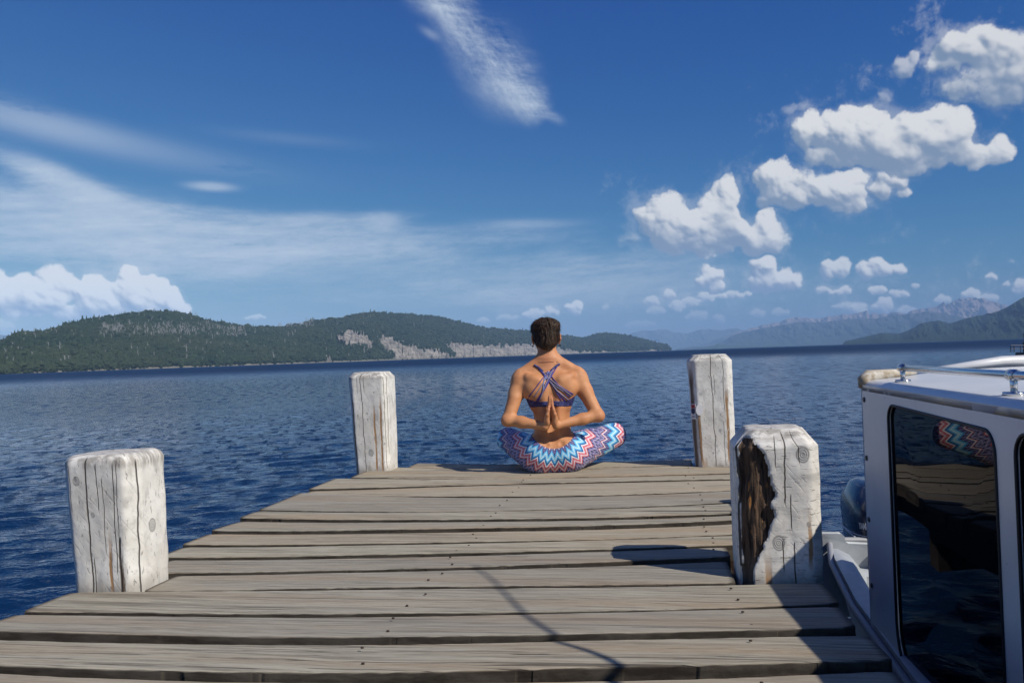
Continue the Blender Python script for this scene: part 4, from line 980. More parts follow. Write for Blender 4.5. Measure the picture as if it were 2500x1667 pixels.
    for q in (a,c2,c2+(c2-a)*.98):
        addr('rail_leg',*join(tube([q,q+Vector((0,0,ROOF+.002-RZ))],[.009,.0075],10),tube([q+Vector((0,0,ROOF+.008-RZ)),q+Vector((0,0,ROOF+.0-RZ))],[.024,.026],14)),steel)
        addr('rail_clamp',*tube([q-dirr.normalized()*.016,q+dirr.normalized()*.016],.0145,12),steel)
    # unseen rod above the roof, shaped so its shadow falls across the planks
    def cast(px,py,h):
        p=gp(px,py); k=h/math.tan(SUN_EL); return Vector((p.x-SHX*k,p.y-SHY*k,h))
    pts=[cast(1155,1380,2.1),cast(1215,1428,1.98),cast(1270,1490,1.80),cast(1340,1555,1.6),cast(1440,1603,1.34),cast(1492,1637,1.18),cast(1520,1672,1.03)]
    base=W3(1.02,BV+.09,ROOF+.01); pts+= [pts[-1]*.55+base*.45-Vector((.02,0,0)),base]
    sm=[]
    for i in range(len(pts)-1):
        p0=pts[max(i-1,0)];p1=pts[i];p2=pts[i+1];p3=pts[min(i+2,len(pts)-1)]
        for k in range(5):
            t=k/5; sm.append(.5*((2*p1)+(p2-p0)*t+(2*p0-5*p1+4*p2-p3)*t*t+(3*p1-3*p2+p3-p0)*t**3))
    sm.append(pts[-1]); rr=[.004+.010*i/(len(sm)-1) for i in range(len(sm))]; rr[-4:]=[.014]*4
    add('shadow_rod',*tube(sm,rr,7),rub,smooth=True)
    # hull: outside skin, gunwale, inner skin, cockpit floor, transom
    GZ=-.40
    stern=4.55; outl=[(stern,BV+.62),(stern,BV+.25),(stern-.1,BV+.16),(stern-.5,BV+.085),(3.4,BV+.02),(2.6,BV-.005),(1.0,BV-.01),(-.6,BV+.0),(-1.6,BV+.18),(-2.3,BV+.5),(-2.7,BV+.95)]
    full=outl+[(u,2*(BV+.95)-v) for u,v in outl[::-1][1:]]
    n=len(full); c=(1.0,BV+.95)
    def ring(ins,z): return [W3(c[0]+(u-c[0])*(1-ins*.6),c[1]+(v-c[1])*(1-ins),z) for u,v in full]
    lv=[ring(.22,WATER-.22),ring(.10,WATER+.02),ring(.03,-.62),ring(.0,GZ-.03),ring(-.012,GZ-.012),ring(-.012,GZ+.008),ring(.01,GZ+.016),ring(.055,GZ+.010),ring(.07,GZ-.01),ring(.075,-.74)]
    for r in lv[2:]:
        for i,(uu,vv) in enumerate(full):
            if uu>stern-.3: r[i]=r[i]-Vector((0,0,.16 if uu>stern-.05 else .05))
    vs=[p for r in lv for p in r]; fs=[]
    for k in range(len(lv)-1): fs+=[[k*n+i,k*n+(i+1)%n,(k+1)*n+(i+1)%n,(k+1)*n+i] for i in range(n)]
    fs.append([(len(lv)-1)*n+i for i in range(n)]); fs.append([i for i in range(n)][::-1])
    h=add('hull',vs,fs,grey,smooth=True); md=h.modifiers.new('b','EDGE_SPLIT'); md.split_angle=math.radians(40)
    rp=[p+Vector((0,0,-.006)) for p in ring(-.022,GZ-.02)]; rp=rp+[rp[0]]
    add('rubbing_strake',*tube(rp,.016,8),simple('strake_rubber',(.30,.31,.33),.55),smooth=True)
    # raised transom plate and the engine well
    d=on(2058,1306,-.40)
    v0=BV+.10; v1=on(2058,1306,-.40).dot(RT); u_=stern-.06
    a0=ray_u(2009,1306,u_); a1=ray_u(2058,1306,u_); a2=ray_u(2066,1330,u_); a3=ray_u(2130,1337,u_)
    prof=[(a0[0]-.25,a0[1]-.02),(a0[0]-.1,a0[1]),(a1[0]-.012,a1[1]),(a1[0],a1[1]-.010),(a2[0]-.008,a2[1]+.012),(a2[0]+.01,a2[1]),(a3[0]+.35,a3[1]-.004),(a3[0]+.37,a1[1]-.012),(a3[0]+.40,a1[1]),(BV+1.75,a0[1]),(BV+1.75,-.80),(a0[0]-.25,-.80)]
    n=len(prof); vs=[W3(u_,v,z) for v,z in prof]+[W3(u_+.05,v,z) for v,z in prof]
    o=add('transom',vs,[list(range(n)),[n+i for i in range(n)][::-1]]+[[i,(i+1)%n,n+(i+1)%n,n+i] for i in range(n)],grey); bevel(o,.008,3)
    # outboard motor
    mu=stern+.25; cl=ray_u(2052,1225,mu); ctop=ray_u(2100,1172,mu)[1]; cbot=ray_u(2100,1333,mu)[1]; mv=cl[0]+.19
    mot=empty('outboard_motor',W3(mu,mv,cbot)); mot.parent=BOAT; mot.matrix_parent_inverse=inv
    H=ctop-cbot; Rm=Matrix.Rotation(YAW,4,'Z')
    def sect(z,hw,hd,dy,k=26,p=3.2):
        r=[]
        for i in range(k):
            a=2*math.pi*i/k; ca,sa=math.cos(a),math.sin(a); r.append(Rm@Vector((hw*math.copysign(abs(ca)**(2/p),ca),dy+hd*math.copysign(abs(sa)**(2/p),sa),z)))
        return r
    secs=[(0,.150,.20,.0),(.012,.158,.215,.0),(.10*1,.165,.235,.0),(.105,.160,.228,.0),(.115,.165,.236,.0),(H*.55,.168,.25,.01),(H*.74,.160,.245,.015),(H*.80,.140,.225,.02),(H*.93,.115,.19,.03),(H*.985,.085,.14,.035),(H,.045,.08,.035)]
    vs=[];fs=[];k=26
    for s in secs: vs+=sect(*s)
    for i in range(len(secs)-1): fs+=[[i*k+j,i*k+(j+1)%k,(i+1)*k+(j+1)%k,(i+1)*k+j] for j in range(k)]
    fs+=[list(range(k))[::-1],[(len(secs)-1)*k+j for j in range(k)]]
    cow=mesh_obj('cowl',vs,fs,motorm,mot,True)
    vs,fs=tube([Rm@Vector((-.168,-.20,.098)),Rm@Vector((-.170,-.02,.100)),Rm@Vector((-.165,.2,.110))],.004,6)
    mesh_obj('cowl_stripe',vs,fs,lett,mot,True)
    ringp=[sect(.103,.164,.234,0.0,40)[i] for i in range(40)]; ringp.append(ringp[0]); mesh_obj('trim_line',*tube(ringp,.0028,5),lett,mot,True)
    vs=[];fs=[]
    for s in ((-.75,.035,.10,0),(-.35,.055,.11,0),(-.05,.10,.15,0),(0,.12,.17,0)): vs+=sect(*s)
    for i in range(3): fs+=[[i*k+j,i*k+(j+1)%k,(i+1)*k+(j+1)%k,(i+1)*k+j] for j in range(k)]
    mesh_obj('leg_housing',vs,fs,motorm,mot,True)
    vs,fs=boxm((0,-.30,-.10),(.20,.14,.34)); o=mesh_obj('clamp_bracket',[Rm@v for v in vs],fs,motorm,mot); bevel(o,.02)
    # lettering on the side facing the pier's seaward end
    cu=bpy.data.curves.new('lettering','FONT'); cu.body='YAMAHA'; cu.size=.046; cu.extrude=.0012; cu.align_x='CENTER'; cu.offset=.0012
    tmp=bpy.data.objects.new('lettering_source',cu); COL.objects.link(tmp); bpy.context.view_layer.update()
    me=bpy.data.meshes.new_from_object(tmp); bpy.data.objects.remove(tmp); me.materials.clear(); me.materials.append(lett); me.name='lettering'
    t=bpy.data.objects.new('lettering',me); COL.objects.link(t); t.parent=mot
    # printed round the cowl's curved rear-left side
    e2=ray_u(2074,1290,mu-.25)[1]-cbot; hw,hd,pp=.1672,.2475,3.2
    for v in me.vertices:
        s_=v.co.x*.62; k0=e2+v.co.y-.012; off=v.co.z
        a=math.radians(238)+s_/.205; ca,sa=math.cos(a),math.sin(a); x_=(hw+.001+off)*math.copysign(abs(ca)**(2/pp),ca); y_=(hd+.001+off)*math.copysign(abs(sa)**(2/pp),sa)+.006
        v.co=Rm@Vector((x_,y_,k0))
    return BOAT
def ray_u(px,py,u):
    """where the view ray meets the upright plane AX.p = u: (offset to the right, height)"""
    d=Vector(raydir(px,py)); t=u/d.dot(AX); p=d*t; return p.dot(RT),p.z+EYE
build_boat()
# ------------------------------------------------------------------ the other boat, far right
def build_launch():
    def q(px,py,D): d=raydir(px,py); t=D/d[1]; return Vector((d[0]*t,D,EYE+d[2]*t))
    D=24; o=q(2472,892,D); base=Vector((o.x,D,WATER)); L=empty('moored_launch',base); tag(L,'dark blue and grey launch with a brown mast, at the far right edge','boat')
    hull=simple('launch_hull',(.10,.13,.19),.4,var=.2,scale=2); dark=simple('launch_dark',(.02,.022,.03),.5); pane=simple('launch_pane',(.16,.20,.27),.15); mast=simple('launch_mast',(.075,.04,.03),.6); railm=simple('launch_rail',(.04,.045,.06),.4,.5)
    def bx(name,p0,p1,y0,y1,mat,bev=.02,parent=L):
        a=q(*p0,D+y1)-base; b_=q(*p1,D+y0)-base
        vs,fs=boxm(((a.x+b_.x)/2,(y0+y1)/2,(a.z+b_.z)/2),(abs(b_.x-a.x),y1-y0,abs(a.z-b_.z))); k=mesh_obj(name,vs,fs,mat,parent); bevel(k,bev); return k
    z0=-.2; W=4.5
    pr=[(0.0,-.1),(.15,.28),(.35,.62),(8,.62),(8.4,.4),(8.4,-.2)]
    vs=[(x-.1,y,z) for y in (0,2.4) for x,z in pr]; n=len(pr)
    h=mesh_obj('hull',vs,[list(range(n)),[n+i for i in range(n)][::-1]]+[[i,(i+1)%n,n+(i+1)%n,n+i] for i in range(n)],hull,L); bevel(h,.03)
    c=bx('cabin',(2480,868),(2640,893),.3,2.1,hull); bx('roof',(2478,860),(2645,866),.2,2.2,dark)
    for k in range(3): bx('window',(2484+k*34,870),(2512+k*34,886),.275,.31,pane,.01)
    bx('fender',(2472,871),(2480,892),.1,.3,dark,.03)
    bx('deckhouse',(2496,835),(2560,860),.6,1.8,mast); bx('mast',(2498,812),(2512,835),1.0,1.2,mast)
    def p(px,py,y): v=q(px,py,D)-base; return Vector((v.x,y,v.z))
    rv=[tube([p(2483,843,.3),p(2483,860,.3)],.012,5),tube([p(2491,843,.3),p(2491,860,.3)],.012,5),tube([p(2483,843,.3),p(2560,843,.3)],.012,5),tube([p(2483,851,.3),p(2560,851,.3)],.009,5)]
    rv+=[tube([p(2483+12*i,843,.3),p(2483+12*i,860,.3)],.010,5) for i in range(2,7)]
    mesh_obj('railing',*join(*rv),railm,L)
build_launch()


# ------------------------------------------------------------------ the woman in seated prayer pose, seen from behind
def surface_nets(F,org,h):
    nx,ny,nz=F.shape; S_=F<0
    corners=[(i,j,k) for i in (0,1) for j in (0,1) for k in (0,1)]
    c=np.zeros((nx-1,ny-1,nz-1),np.int8)
    for i,j,k in corners: c+=S_[i:nx-1+i,j:ny-1+j,k:nz-1+k]
    act=(c>0)&(c<8); idx=np.full(act.shape,-1,np.int64); n=int(act.sum()); idx[act]=np.arange(n)
    ai,aj,ak=np.nonzero(act); acc=np.zeros((n,3)); cnt=np.zeros(n)
    ed=[(a,b) for a in corners for b in corners if sum(b)-sum(a)==1 and all(q>=p for p,q in zip(a,b))]
    for a,b in ed:
        fa=F[ai+a[0],aj+a[1],ak+a[2]]; fb=F[ai+b[0],aj+b[1],ak+b[2]]; m=(fa<0)!=(fb<0)
        t=np.where(m,fa/(np.where(m,fa-fb,1)),0)[:,None]; P=np.array(a)+(np.array(b)-np.array(a))*t; acc+=P*m[:,None]; cnt+=m
    V_=(acc/cnt[:,None]+np.stack([ai,aj,ak],1))*h+np.array(org)
    fs=[]
    for ax in range(3):
        sl=[slice(1,-1)]*3; a=[slice(1,-1)]*3; sl[ax]=slice(0,-1); a2=[slice(1,-1)]*3; a2[ax]=slice(1,None)
        s0=S_[tuple(sl)]; s1=S_[tuple(a2)]; m=s0!=s1; I=np.nonzero(m); off=[1,1,1]; off[ax]=0
        i,j,k=I[0]+off[0],I[1]+off[1],I[2]+off[2]
        u,v=[(1,2),(2,0),(0,1)][ax]
        def g(du,dv):
            q=[i.copy(),j.copy(),k.copy()]; q[u]=q[u]-du; q[v]=q[v]-dv; return idx[q[0],q[1],q[2]]
        Q=np.stack([g(1,1),g(0,1),g(0,0),g(1,0)],1); fl=s0[m]; Q[~fl]=Q[~fl][:,::-1]; fs.append(Q)
    return V_,np.concatenate(fs)
def smin(a,b,k):
    h=np.clip(.5+.5*(b-a)/k,0,1); return b*(1-h)+a*h-k*h*(1-h)
class Sdf:
    def __init__(s,lo,hi,h):
        s.lo=np.array(lo,float); s.h=h; s.n=[int((b-a)/h)+1 for a,b in zip(lo,hi)]
        s.ax=[(s.lo[i]+np.arange(s.n[i])*h).astype(np.float32) for i in range(3)]; s.F=np.full(s.n,1.0,np.float32)
    def win(s,lo,hi):
        sl=[];ok=True
        for i in range(3):
            a=max(0,int((lo[i]-s.lo[i])/s.h)); b=min(s.n[i],int((hi[i]-s.lo[i])/s.h)+2); sl.append(slice(a,b)); ok&=b>a
        return tuple(sl) if ok else None
    def xyz(s,sl): return s.ax[0][sl[0]][:,None,None],s.ax[1][sl[1]][None,:,None],s.ax[2][sl[2]][None,None,:]
    def add(s,lo,hi,fn,k,sub=False):
        pad=k*1.5+.012; sl=s.win([v-pad for v in lo],[v+pad for v in hi])
        if sl is None: return
        d=fn(*s.xyz(sl)); G=s.F[sl]
        s.F[sl]=-smin(-G,d,k) if sub else smin(G,d,k)
    def cone(s,a,b,r1,r2,k=.02,sub=False,flat=None):
        a=np.array(a,float);b=np.array(b,float); R=max(r1,r2); ab=b-a; L=ab@ab
        def fn(x,y,z):
            px,py,pz=x-a[0],y-a[1],z-a[2]; t=np.clip((px*ab[0]+py*ab[1]+pz*ab[2])/L,0,1)
            qx,qy,qz=px-ab[0]*t,py-ab[1]*t,pz-ab[2]*t
            if flat is not None:           # squash across the unit vector flat[0] by flat[1]
                n_,f=flat; d=qx*n_[0]+qy*n_[1]+qz*n_[2]; e=(1/f-1); qx=qx+n_[0]*d*e; qy=qy+n_[1]*d*e; qz=qz+n_[2]*d*e
            return np.sqrt(qx*qx+qy*qy+qz*qz)-(r1+(r2-r1)*t)
        s.add(np.minimum(a,b)-R,np.maximum(a,b)+R,fn,k,sub)
    def ell(s,c,r,k=.02,sub=False,rot=0.0,tilt=0.0):
        c=np.array(c,float); r=np.array(r,float); R=max(r)
        def fn(x,y,z):
            X,Y,Z=x-c[0],y-c[1],z-c[2]
            if rot: X,Z=X*math.cos(rot)+Z*math.sin(rot),-X*math.sin(rot)+Z*math.cos(rot)
            if tilt: Y,Z=Y*math.cos(tilt)+Z*math.sin(tilt),-Y*math.sin(tilt)+Z*math.cos(tilt)
            q=np.sqrt((X/r[0])**2+(Y/r[1])**2+(Z/r[2])**2); return (q-1)*min(r)*1.0
        s.add(c-R,c+R,fn,k,sub)
    def chain(s,pts,k=.012,**kw):
        for (a,ra),(b,rb) in zip(pts[:-1],pts[1:]): s.cone(a,b,ra,rb,k,**kw)
# torso table: height, half width, half depth, centre x, centre y
TOR=np.array([(.010,.100,.090,.014,.010),(.04,.135,.112,.014,.006),(.10,.150,.122,.014,.0),(.14,.145,.112,.014,-.002),(.175,.126,.098,.014,.0),(.21,.106,.090,.014,.004),(.25,.099,.085,.014,.008),(.30,.100,.086,.013,.010),
  (.36,.107,.092,.012,.010),(.41,.124,.097,.010,.012),(.45,.138,.097,.010,.015),(.49,.142,.092,.009,.018),(.525,.135,.080,.008,.021),(.555,.105,.062,.006,.025),(.58,.070,.050,.004,.028),(.61,.045,.045,.003,.032)])
def torso(sd,off=0.0,z0=0.0,z1=.62,k=.02):
    def fn(x,y,z):
        zz=np.asarray(z).ravel(); a,b,cx,cy=[np.interp(zz,TOR[:,0],TOR[:,i])[None,None,:] for i in (1,2,3,4)]
        q=(np.abs((x-cx)/(a+off))**2.3+np.abs((y-cy)/(b+off))**2.3)**(1/2.3); d=(q-1)*np.minimum(a,b)
        d=np.maximum(d,np.maximum(z0-z,z-z1)); return d.astype(np.float32)
    sd.add((-.2,-.15,z0),(.22,.16,z1),fn,k)
KL=(-.236,.300,.150); KR=(.385,.245,.160)
def legs(sd,off=0.0,feet=True):
    # hips and buttocks, resting on the planks
    sd.ell((-.060,-.038,.094),(.098+off,.100+off,.100+off),.04); sd.ell((.092,-.038,.094),(.104+off,.100+off,.100+off),.04)
    sd.cone((-.085,.03,.090),KL,.096+off,.064+off,.03); sd.cone((.110,.02,.090),KR,.098+off,.066+off,.03)
    sd.cone(KL,(.02,.38,.058),.060+off,.043+off,.02); sd.cone(KR,(-.02,.44,.085),.062+off,.043+off,.02)
    sd.cone((-.165,.345,.11),(-.07,.365,.08),.060+off,.055+off,.02); sd.cone((.26,.33,.13),(.12,.38,.10),.062+off,.056+off,.02)
def build_person():
    B=gp(1350,1152); SC=1.0
    PB=empty('person',Vector((B.x-.006,B.y+.05,0.0))); PB.scale=(.985,.985,.985); tag(PB,'woman with short dark hair, strappy blue top and zigzag leggings sitting cross-legged on the pier','person')
    H=.0038
    sd=Sdf((-.40,-.26,-.01),(.50,.55,.90),H)
    torso(sd); legs(sd)
    # neck, shoulders and back muscles
    sd.cone((.004,.030,.55),(.0,.045,.70),.056,.050,.03)
    for s,SX,EL,WR in ((-1,-.158,(-.232,-.075,.298),(-.034,-.150,.262)),(1,.172,(.262,-.075,.306),(.030,-.150,.264))):
        cx=.006
        sd.cone((cx+s*.022,.030,.625),(SX*.93,.012,.540),.036,.036,.035)          # trapezius slope
        sd.ell((SX,.008,.500),(.050,.052,.060),.030)                              # deltoid
        sd.cone((SX,.008,.505),(SX+(EL[0]-SX)*.35,-.018,.435),.046,.041,.02)
        sd.cone((SX+(EL[0]-SX)*.30,-.015,.440),EL,.041,.032,.02)
        sd.cone((SX+(EL[0]-SX)*.45,-.045,.41),(SX+(EL[0]-SX)*.75,-.065,.345),.028,.024,.02)     # triceps
        sd.ell((EL[0]+s*.006,EL[1]-.012,EL[2]-.006),(.028,.028,.028),.015)        # elbow point
        mid=np.array(EL)*.62+np.array(WR)*.38
        sd.cone(EL,mid,.033,.030,.02); sd.cone(mid,WR,.031,.0215,.02)
        # shoulder blade, muscle beside the spine, the fold of the armpit
        sd.ell((cx+s*.088,-.052,.468),(.056,.037,.066),.028,rot=s*.25); sd.cone((cx+s*.062,-.066,.505),(cx+s*.120,-.045,.53),.014,.012,.03)
        sd.cone((cx+.004+s*.036,-.058,.46),(cx+.006+s*.030,-.066,.22),.024,.026,.022)
        sd.cone((cx+s*.120,-.02,.47),(cx+s*.090,-.03,.36),.030,.022,.025)
        sd.ell((cx+s*.060,.100,.415),(.052,.040,.045),.03)                        # chest
    sd.cone((.010,-.112,.52),(.014,-.106,.20),.024,.025,.024,sub=True)            # furrow of the spine
    sd.ell((-.028,-.118,.165),(.012,.012,.014),.016,sub=True); sd.ell((.056,-.118,.165),(.012,.012,.014),.016,sub=True)
    # head
    sd.ell((-.002,.062,.760),(.067,.088,.084),.02); sd.ell((-.002,.095,.710),(.054,.062,.062),.03); sd.cone((-.002,.128,.675),(-.002,.120,.69),.022,.026,.02)
    sd.cone((-.002,.153,.755),(-.002,.172,.722),.007,.012,.008); sd.ell((-.002,.158,.722),(.016,.010,.008),.006)
    for s in (-1,1): sd.ell((s*.030-.002,.152,.752),(.015,.012,.009),.006,sub=True); sd.ell((s*.030-.002,.146,.752),(.0125,.0105,.010),.002); sd.cone((s*.014-.002,.158,.766),(s*.046-.002,.142,.768),.005,.004,.006)
    sd.cone((-.018,.158,.697),(.014,.158,.697),.005,.005,.004); sd.cone((-.015,.156,.688),(.011,.156,.688),.006,.006,.004)
    # ears
    for s in (-1,1):
        x=s*.070-.002
        sd.cone((x,.050,.740),(x+s*.008,.040,.757),.006,.007,.006); sd.cone((x+s*.008,.040,.757),(x+s*.010,.034,.735),.006,.005,.005); sd.cone((x+s*.010,.034,.735),(x+s*.002,.048,.708),.005,.006,.005); sd.cone((x-s*.004,.052,.735),(x+s*.004,.042,.73),.006,.003,.006)
    # hands: wrists bent back, palms together on the spine, fingers up
    for s in (-1,1):
        X=s*.0095+.001; WR=(s*.032,-.150,.263)
        sd.cone(WR,(s*.020,-.150,.285),.0205,.020,.012)
        fl=(np.array([1.,0,0]),.52)
        sd.cone((s*.0165,-.138,.292),(X,-.134,.352),.026,.024,.010,flat=fl); sd.cone((s*.0175,-.160,.292),(X,-.162,.350),.026,.023,.010,flat=fl)
        sd.ell((s*.024,-.172,.302),(.013,.014,.026),.010)
        for (y0,l,r) in ((-.168,.070,.0078),(-.150,.078,.0080),(-.133,.072,.0076),(-.118,.056,.0068)):
            sp=(y0+.145)*.10
            p0=(X,y0,.346); p1=(X-s*.0012,y0+sp*.3,.346+l*.50); p2=(X-s*.0030,y0+sp*.6,.346+l*.80); p3=(X-s*.0040,y0+sp,.346+l)
            sd.chain([(p0,r*1.08),(p1,r),(p2,r*.93),(p3,r*.80)],.004)
        sd.chain([((s*.024,-.176,.300),.0125),((s*.020,-.190,.328),.0100),((s*.014,-.192,.352),.0088),((s*.0105,-.187,.372),.0072)],.005)
    # feet
    sd.chain([((.03,.375,.058),.036),((.10,.345,.050),.033),((.165,.335,.040),.022)],.015); sd.chain([((-.03,.435,.085),.036),((-.10,.42,.070),.033),((-.165,.405,.055),.022)],.015)
    for s,fx,fy,fz in ((1,.165,.335,.038),(-1,-.165,.405,.053)):
        for t in range(5): sd.cone((fx,fy-.020+t*.010,fz),(fx+s*(.034-.004*abs(t-1)),fy-.024+t*.012,fz-.004),.0085,.0065,.004)
    z=sd.ax[2][None,None,:]; sd.F=np.maximum(sd.F,.0035-z+0*sd.F)
    Vb,Fb=surface_nets(sd.F,sd.lo,sd.h)
    # skin
    m,b=new_mat('tanned_skin'); c,x,y,z=coords(); n=noise(c,14,4,.55); n2=noise(c,90,3,.6)
    col=mixc(n.sst(.35,.65),(.50,.215,.092),(.60,.285,.130)); col=mixc(n2.sst(.50,.7)*.12,col,(.36,.16,.09))
    red=attr('flush'); col=mixc(red*.6,col,(.50,.17,.11))
    vo=nd('ShaderNodeTexVoronoi'); vo.inputs['Scale'].default_value=26; lk(c,vo.inputs['Vector']); col=mixc(V(vo.outputs['Distance']).sst(.018,.040,1,0)*noise(c,9,2,.5).sst(.52,.6)*.7,col,(.16,.06,.035))
    lk(col,b.inputs['Base Color']); b.inputs['Roughness'].default_value=.58; b.inputs['Specular IOR Level'].default_value=.35; b.inputs['Subsurface Weight'].default_value=.12; b.inputs['Subsurface Radius'].default_value=(.010,.004,.002); b.inputs['Subsurface Scale'].default_value=1.0
    lk(bump(n2,.0006,.5),b.inputs['Normal']); skin=m
    # light smoothing
    def smooth(Vv,Ff,it=2,lam=.5):
        n=len(Vv); e=np.concatenate([Ff[:,[0,1]],Ff[:,[1,2]],Ff[:,[2,3]],Ff[:,[3,0]]]); e=np.concatenate([e,e[:,::-1]])
        for _ in range(it):
            s=np.zeros((n,3)); 
            for k in range(3): s[:,k]=np.bincount(e[:,0],Vv[e[:,1],k],n)
            c_=np.bincount(e[:,0],minlength=n)[:,None]; Vv=Vv*(1-lam)+s/np.maximum(c_,1)*lam
        return Vv
    Vb=smooth(Vb,Fb,2)
    ear=np.exp(-(((np.abs(Vb[:,0]+.002)-.077)/.010)**2+((Vb[:,2]-.733)/.030)**2)); elb=np.exp(-(((Vb[:,2]-.29)/.022)**2+((np.abs(Vb[:,0])-.262)/.02)**2)); hnd=np.exp(-((Vb[:,0]/.03)**2))*(Vb[:,1]<-.125)*(Vb[:,2]>.28)*(Vb[:,2]<.45)*.45
    nape=.5*np.exp(-((Vb[:,2]-.625)/.05)**2-(Vb[:,0]/.06)**2)
    bo=fast_mesh('body',Vb,Fb,skin,PB,{'flush':np.clip(ear+elb*.45+hnd+nape,0,1)})
    # leggings
    sl=Sdf((-.40,-.20,-.01),(.50,.56,.26),H); torso(sl,.005,0,.30); legs(sl,.005)
    X_,Y_,Z_=sl.xyz(tuple(slice(None) for _ in range(3)))
    sl.F=np.maximum(sl.F,.0015-Z_+0*sl.F)
    wl=.136+.052*np.minimum(1.6,((X_-.014)/.105)**2)+.05*np.clip((Y_+.02)/.12,0,1)
    edge=np.where((np.abs(X_-.014)<.155)&(Y_<.13),Z_-wl,-1.0)
    sl.F=np.maximum(sl.F,edge.astype(np.float32))
    ank=np.minimum(np.sqrt((X_-.05)**2+(Y_-.36)**2+(Z_-.055)**2)-.050,np.sqrt((X_+.05)**2+(Y_-.43)**2+(Z_-.08)**2)-.050); sl.F=np.maximum(sl.F,(-ank).astype(np.float32))
    Vl,Fl=surface_nets(sl.F,sl.lo,sl.h); Vl=smooth(Vl,Fl,2)
    # cloth measures: 'band' runs from the waist down over the hips and out along each thigh, 'turn' goes round it
    xx,yy,zz=Vl.T
    zc=.255; px_=xx-.014; rr_=np.sqrt(px_**2+(zz-zc)**2+(.75*np.maximum(0,yy-.02))**2)
    th=np.arctan2(px_,np.maximum(.02,zc-zz)); band=rr_-.112; turn=th*9.5; turn=np.where(rr_>.285,turn*1.5,turn)
    lg=fast_mesh('leggings',Vl,Fl,leggings_mat(),PB,{'band':band,'turn':turn})
    # hair
    sh=Sdf((-.12,-.08,.61),(.12,.20,.88),.003)
    sh.ell((-.002,.060,.764),(.0735,.094,.083),.01); sh.ell((-.002,.040,.732),(.064,.068,.075),.03); sh.cone((-.001,.010,.700),(.0,.008,.655),.044,.036,.03)
    sh.ell((-.028,.070,.816),(.044,.066,.028),.03); sh.ell((.028,.065,.812),(.042,.066,.028),.03); sh.ell((-.050,.080,.798),(.026,.056,.026),.02); sh.cone((-.062,.10,.795),(-.074,.085,.808),.012,.006,.012)
    X_,Y_,Z_=sh.xyz(tuple(slice(None) for _ in range(3)))
    line=np.maximum(.742-(Z_),0)*1.25+(Y_-.052)              # behind the ears; the nape ends in a soft point
    face=np.maximum(Y_-(.125+.0*Z_),-(Z_-.80)); cut=np.where(Z_<.775,line,np.where(Z_<.80,Y_-.075-(Z_-.775)*2.4,Y_-.165))
    np_=(.640+.020*(np.abs(X_)/.05)**2)-Z_
    sh.F=np.maximum(sh.F,np.maximum(cut,np_).astype(np.float32)+0*sh.F)
    Vh,Fh=surface_nets(sh.F,sh.lo,sh.h); Vh=smooth(Vh,Fh,3)
    cen=np.array([-.002,.05,.76]); dr=Vh-cen; L=np.linalg.norm(dr,axis=1)[:,None]; an=np.arctan2(dr[:,0],-dr[:,1])
    tuft=fbm(an*7+dr[:,2]*9,dr[:,2]*14,seed=14,oct=3)*.0068+fbm(an*26,dr[:,2]*22,seed=15,oct=2)*.0034; k=np.clip((Vh[:,2]-.655)/.05,0.1,1)*np.where(Vh[:,2]>.80,1.7,1)
    Vh=Vh+dr/L*(tuft*k)[:,None]
    m,b=new_mat('dark_brown_hair'); c,x,y,z=coords(); hn=noise(combine(x*170,y*170,z*22),1.0,4,.6)
    col=mixc(hn.sst(.38,.68),(.010,.006,.004),(.085,.048,.027)); thin=z.sst(.632,.682,1,0); col=mixc(thin*noise(combine(x*300,y*300,z*80),1.0,2,.5).sst(.35,.6)*.75,col,(.24,.125,.07))
    lk(col,b.inputs['Base Color']); b.inputs['Roughness'].default_value=.5; b.inputs['Specular IOR Level'].default_value=.22; lk(bump(hn,.002,1.0),b.inputs['Normal'])
    hair=fast_mesh('hair',Vh,Fh,m,PB,{})
    # loose strands standing off the cap
    rs=np.random.RandomState(12); vs=[];fs=[]; pick=rs.choice(len(Vh),5200)
    for i in pick:
        p=Vh[i]; 
        if p[2]<.643 or (p[1]>.06 and p[2]<.78): continue
        n_=dr[i]/L[i]; down=np.array([0,0,-1.0]); t=down-n_*(down@n_); 
        if p[2]>.815: t=np.array([-.6+.3*rs.randn(),.5+.4*rs.randn(),.0]); t=t-n_*(t@n_)
        t=t/(np.linalg.norm(t)+1e-6)+rs.randn(3)*.16; l=rs.uniform(.010,.024)*(.5 if p[2]<.70 else 1.0)*(1.25 if p[2]>.80 else 1); w_=np.cross(n_,t); w_=w_/(np.linalg.norm(w_)+1e-6)*.0009
        q1=p+t*l*.5+n_*rs.uniform(.0008,.0026); q2=p+t*l+n_*rs.uniform(.000,.0045); o=len(vs); vs+=[p-w_-n_*.001,p+w_-n_*.001,q1+w_*.8,q1-w_*.8,q2]; fs+=[[o,o+1,o+2,o+3],[o+3,o+2,o+4]]
    st=mesh_obj('strands',vs,fs,m,hair)
    # bra: band, side wings and the crossing cords
    sb=Sdf((-.18,-.16,.33),(.20,.18,.47),H); torso(sb,.0035,.30,.60)
    for s in (-1,1):
        cx=.006; sb.ell((cx+s*.088,-.052,.468),(.054,.036,.064),.022,rot=s*.25); sb.cone((cx+.004+s*.036,-.058,.46),(cx+.006+s*.030,-.066,.22),.026,.028,.022); sb.cone((cx+s*.120,-.02,.47),(cx+s*.090,-.03,.36),.0325,.0245,.025); sb.ell((cx+s*.060,.100,.415),(.056,.044,.049),.03)
    X_,Y_,Z_=sb.xyz(tuple(slice(None) for _ in range(3)))
    up=.392+.028*np.clip((np.abs(X_-.010)-.075)/.045,0,1)**1.5+.045*np.clip((Y_+.02)/.08,0,1); lo_=.3635-.004*np.clip(np.abs(X_)/.1,0,1)
